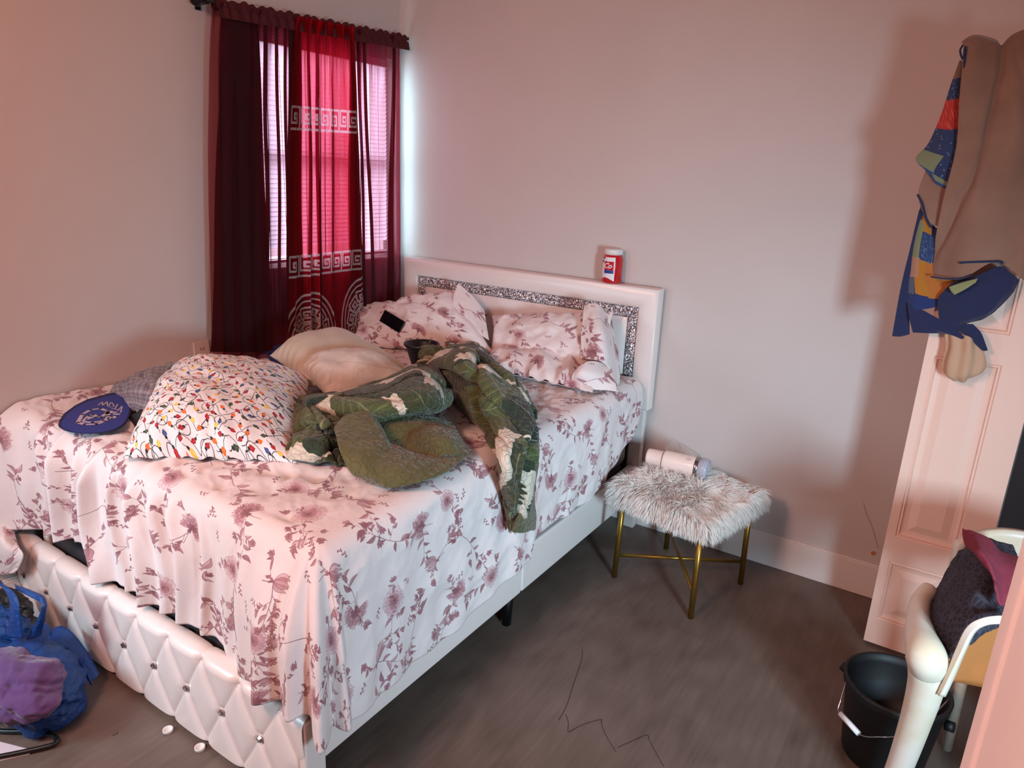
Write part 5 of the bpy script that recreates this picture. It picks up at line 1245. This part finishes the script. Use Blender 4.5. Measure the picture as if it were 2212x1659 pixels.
film([(2, 1432, 'z', .19), (40, 1405, 'z', .20), (75, 1362, 'z', .22), (98, 1345, 'z', .22), (108, 1362, 'z', .21)], [(10, 1445, 'z', .18), (62, 1428, 'z', .19), (92, 1395, 'z', .20), (104, 1372, 'z', .21), (110, 1372, 'z', .20)], b1)
film([(100, 1368, 'z', .16), (130, 1352, 'z', .17), (158, 1368, 'z', .15), (190, 1410, 'z', .11), (215, 1455, 'z', .06)], [(95, 1400, 'z', .17), (130, 1395, 'z', .17), (160, 1410, 'z', .15), (180, 1440, 'z', .12), (200, 1480, 'z', .07)], b1, .02)
P, uv = patch_pts([[(-30, 1105, 'y', -2.21), (0, 1115, 'y', -2.22), (20, 1125, 'y', -2.22)], [(-30, 1160, 'y', -2.29), (5, 1165, 'y', -2.31), (35, 1170, 'y', -2.27)], [(-30, 1215, 'y', -2.30), (10, 1225, 'y', -2.31), (48, 1200, 'y', -2.29)], [(-30, 1235, 'y', -2.30), (0, 1240, 'y', -2.30), (32, 1238, 'y', -2.30)]], amp=.012, fr=8, seed=86, n=50, mm=50)
tag(grid_mesh('pillowcase', P, uv, 'floral_cloth', None, .004), 'floral cloth corner hanging over the wall end of the footboard', 'cloth')
hg = tube('clothes_hanger', crom([at3(-60, 1568, 'z', .012), at3(0, 1579, 'z', .012), at3(60, 1580, 'z', .012), at3(98, 1583, 'z', .012), at3(120, 1594, 'z', .012), at3(119, 1606, 'z', .012), at3(95, 1614, 'z', .012), at3(50, 1624, 'z', .012), at3(0, 1634, 'z', .012), at3(-60, 1646, 'z', .012)], 60).tolist(), .0075, 'black_plastic', None, 12)
tag(hg, 'black plastic clothes hanger lying on the floor below the blue bag', 'hanger')
pa = flat('paper_sheet', [(-60, 1592), (0, 1603), (66, 1620), (64, 1630), (0, 1644), (-60, 1655)], .001, .002, 'paper'); tag(pa, 'white sheet of paper under the black clothes hanger', 'paper')
CG = 'white bottle caps on the floor'
for (u, v), lab in (((363, 1579), 'white bottle cap on the floor, the one nearer the blue bag'), ((432, 1617), 'white bottle cap on the floor, closest to the camera'), ((1090, 1343), 'white bottle cap on the floor beside the black support leg')):
    cp = lathe('bottle_lid', [(0, .003), (.011, .003), (.013, .010), (.0155, .011), (.016, .008), (.016, 0), (0, 0)], 'white_plastic', None, 28, None); cp.location = at(u, v, 'z', .003); cp.location.z = .0005
    tag(cp, lab, 'cap', CG)
def thr(pts, lab): tag(tube('thread', crom([at3(u, v, 'z', .0012) for u, v in pts], 50).tolist(), .0007, 'thread', None, 5), lab, 'thread', 'threads on the floor')
kx = 800/2212
fl_ = lambda L: [(1140+u*kx, 1200+v*kx) for u, v in L]
thr(fl_([(325, 560), (322, 620), (270, 780), (235, 890), (185, 985)]), 'thin dark thread running straight on the floor before the stool')
thr(fl_([(228, 950), (243, 1000), (240, 1050), (262, 1045), (330, 1010), (435, 980), (440, 1000), (470, 1080), (528, 1172)]), 'thin dark zigzag thread on the floor, nearer the camera')
thr(fl_([(540, 1145), (620, 1110), (712, 1072), (730, 1110), (812, 1260)]), 'thin dark bent thread on the floor towards the bucket')
thr([(243, 1588), (250, 1586), (256, 1580)], 'short dark lint thread on the floor near the footboard')
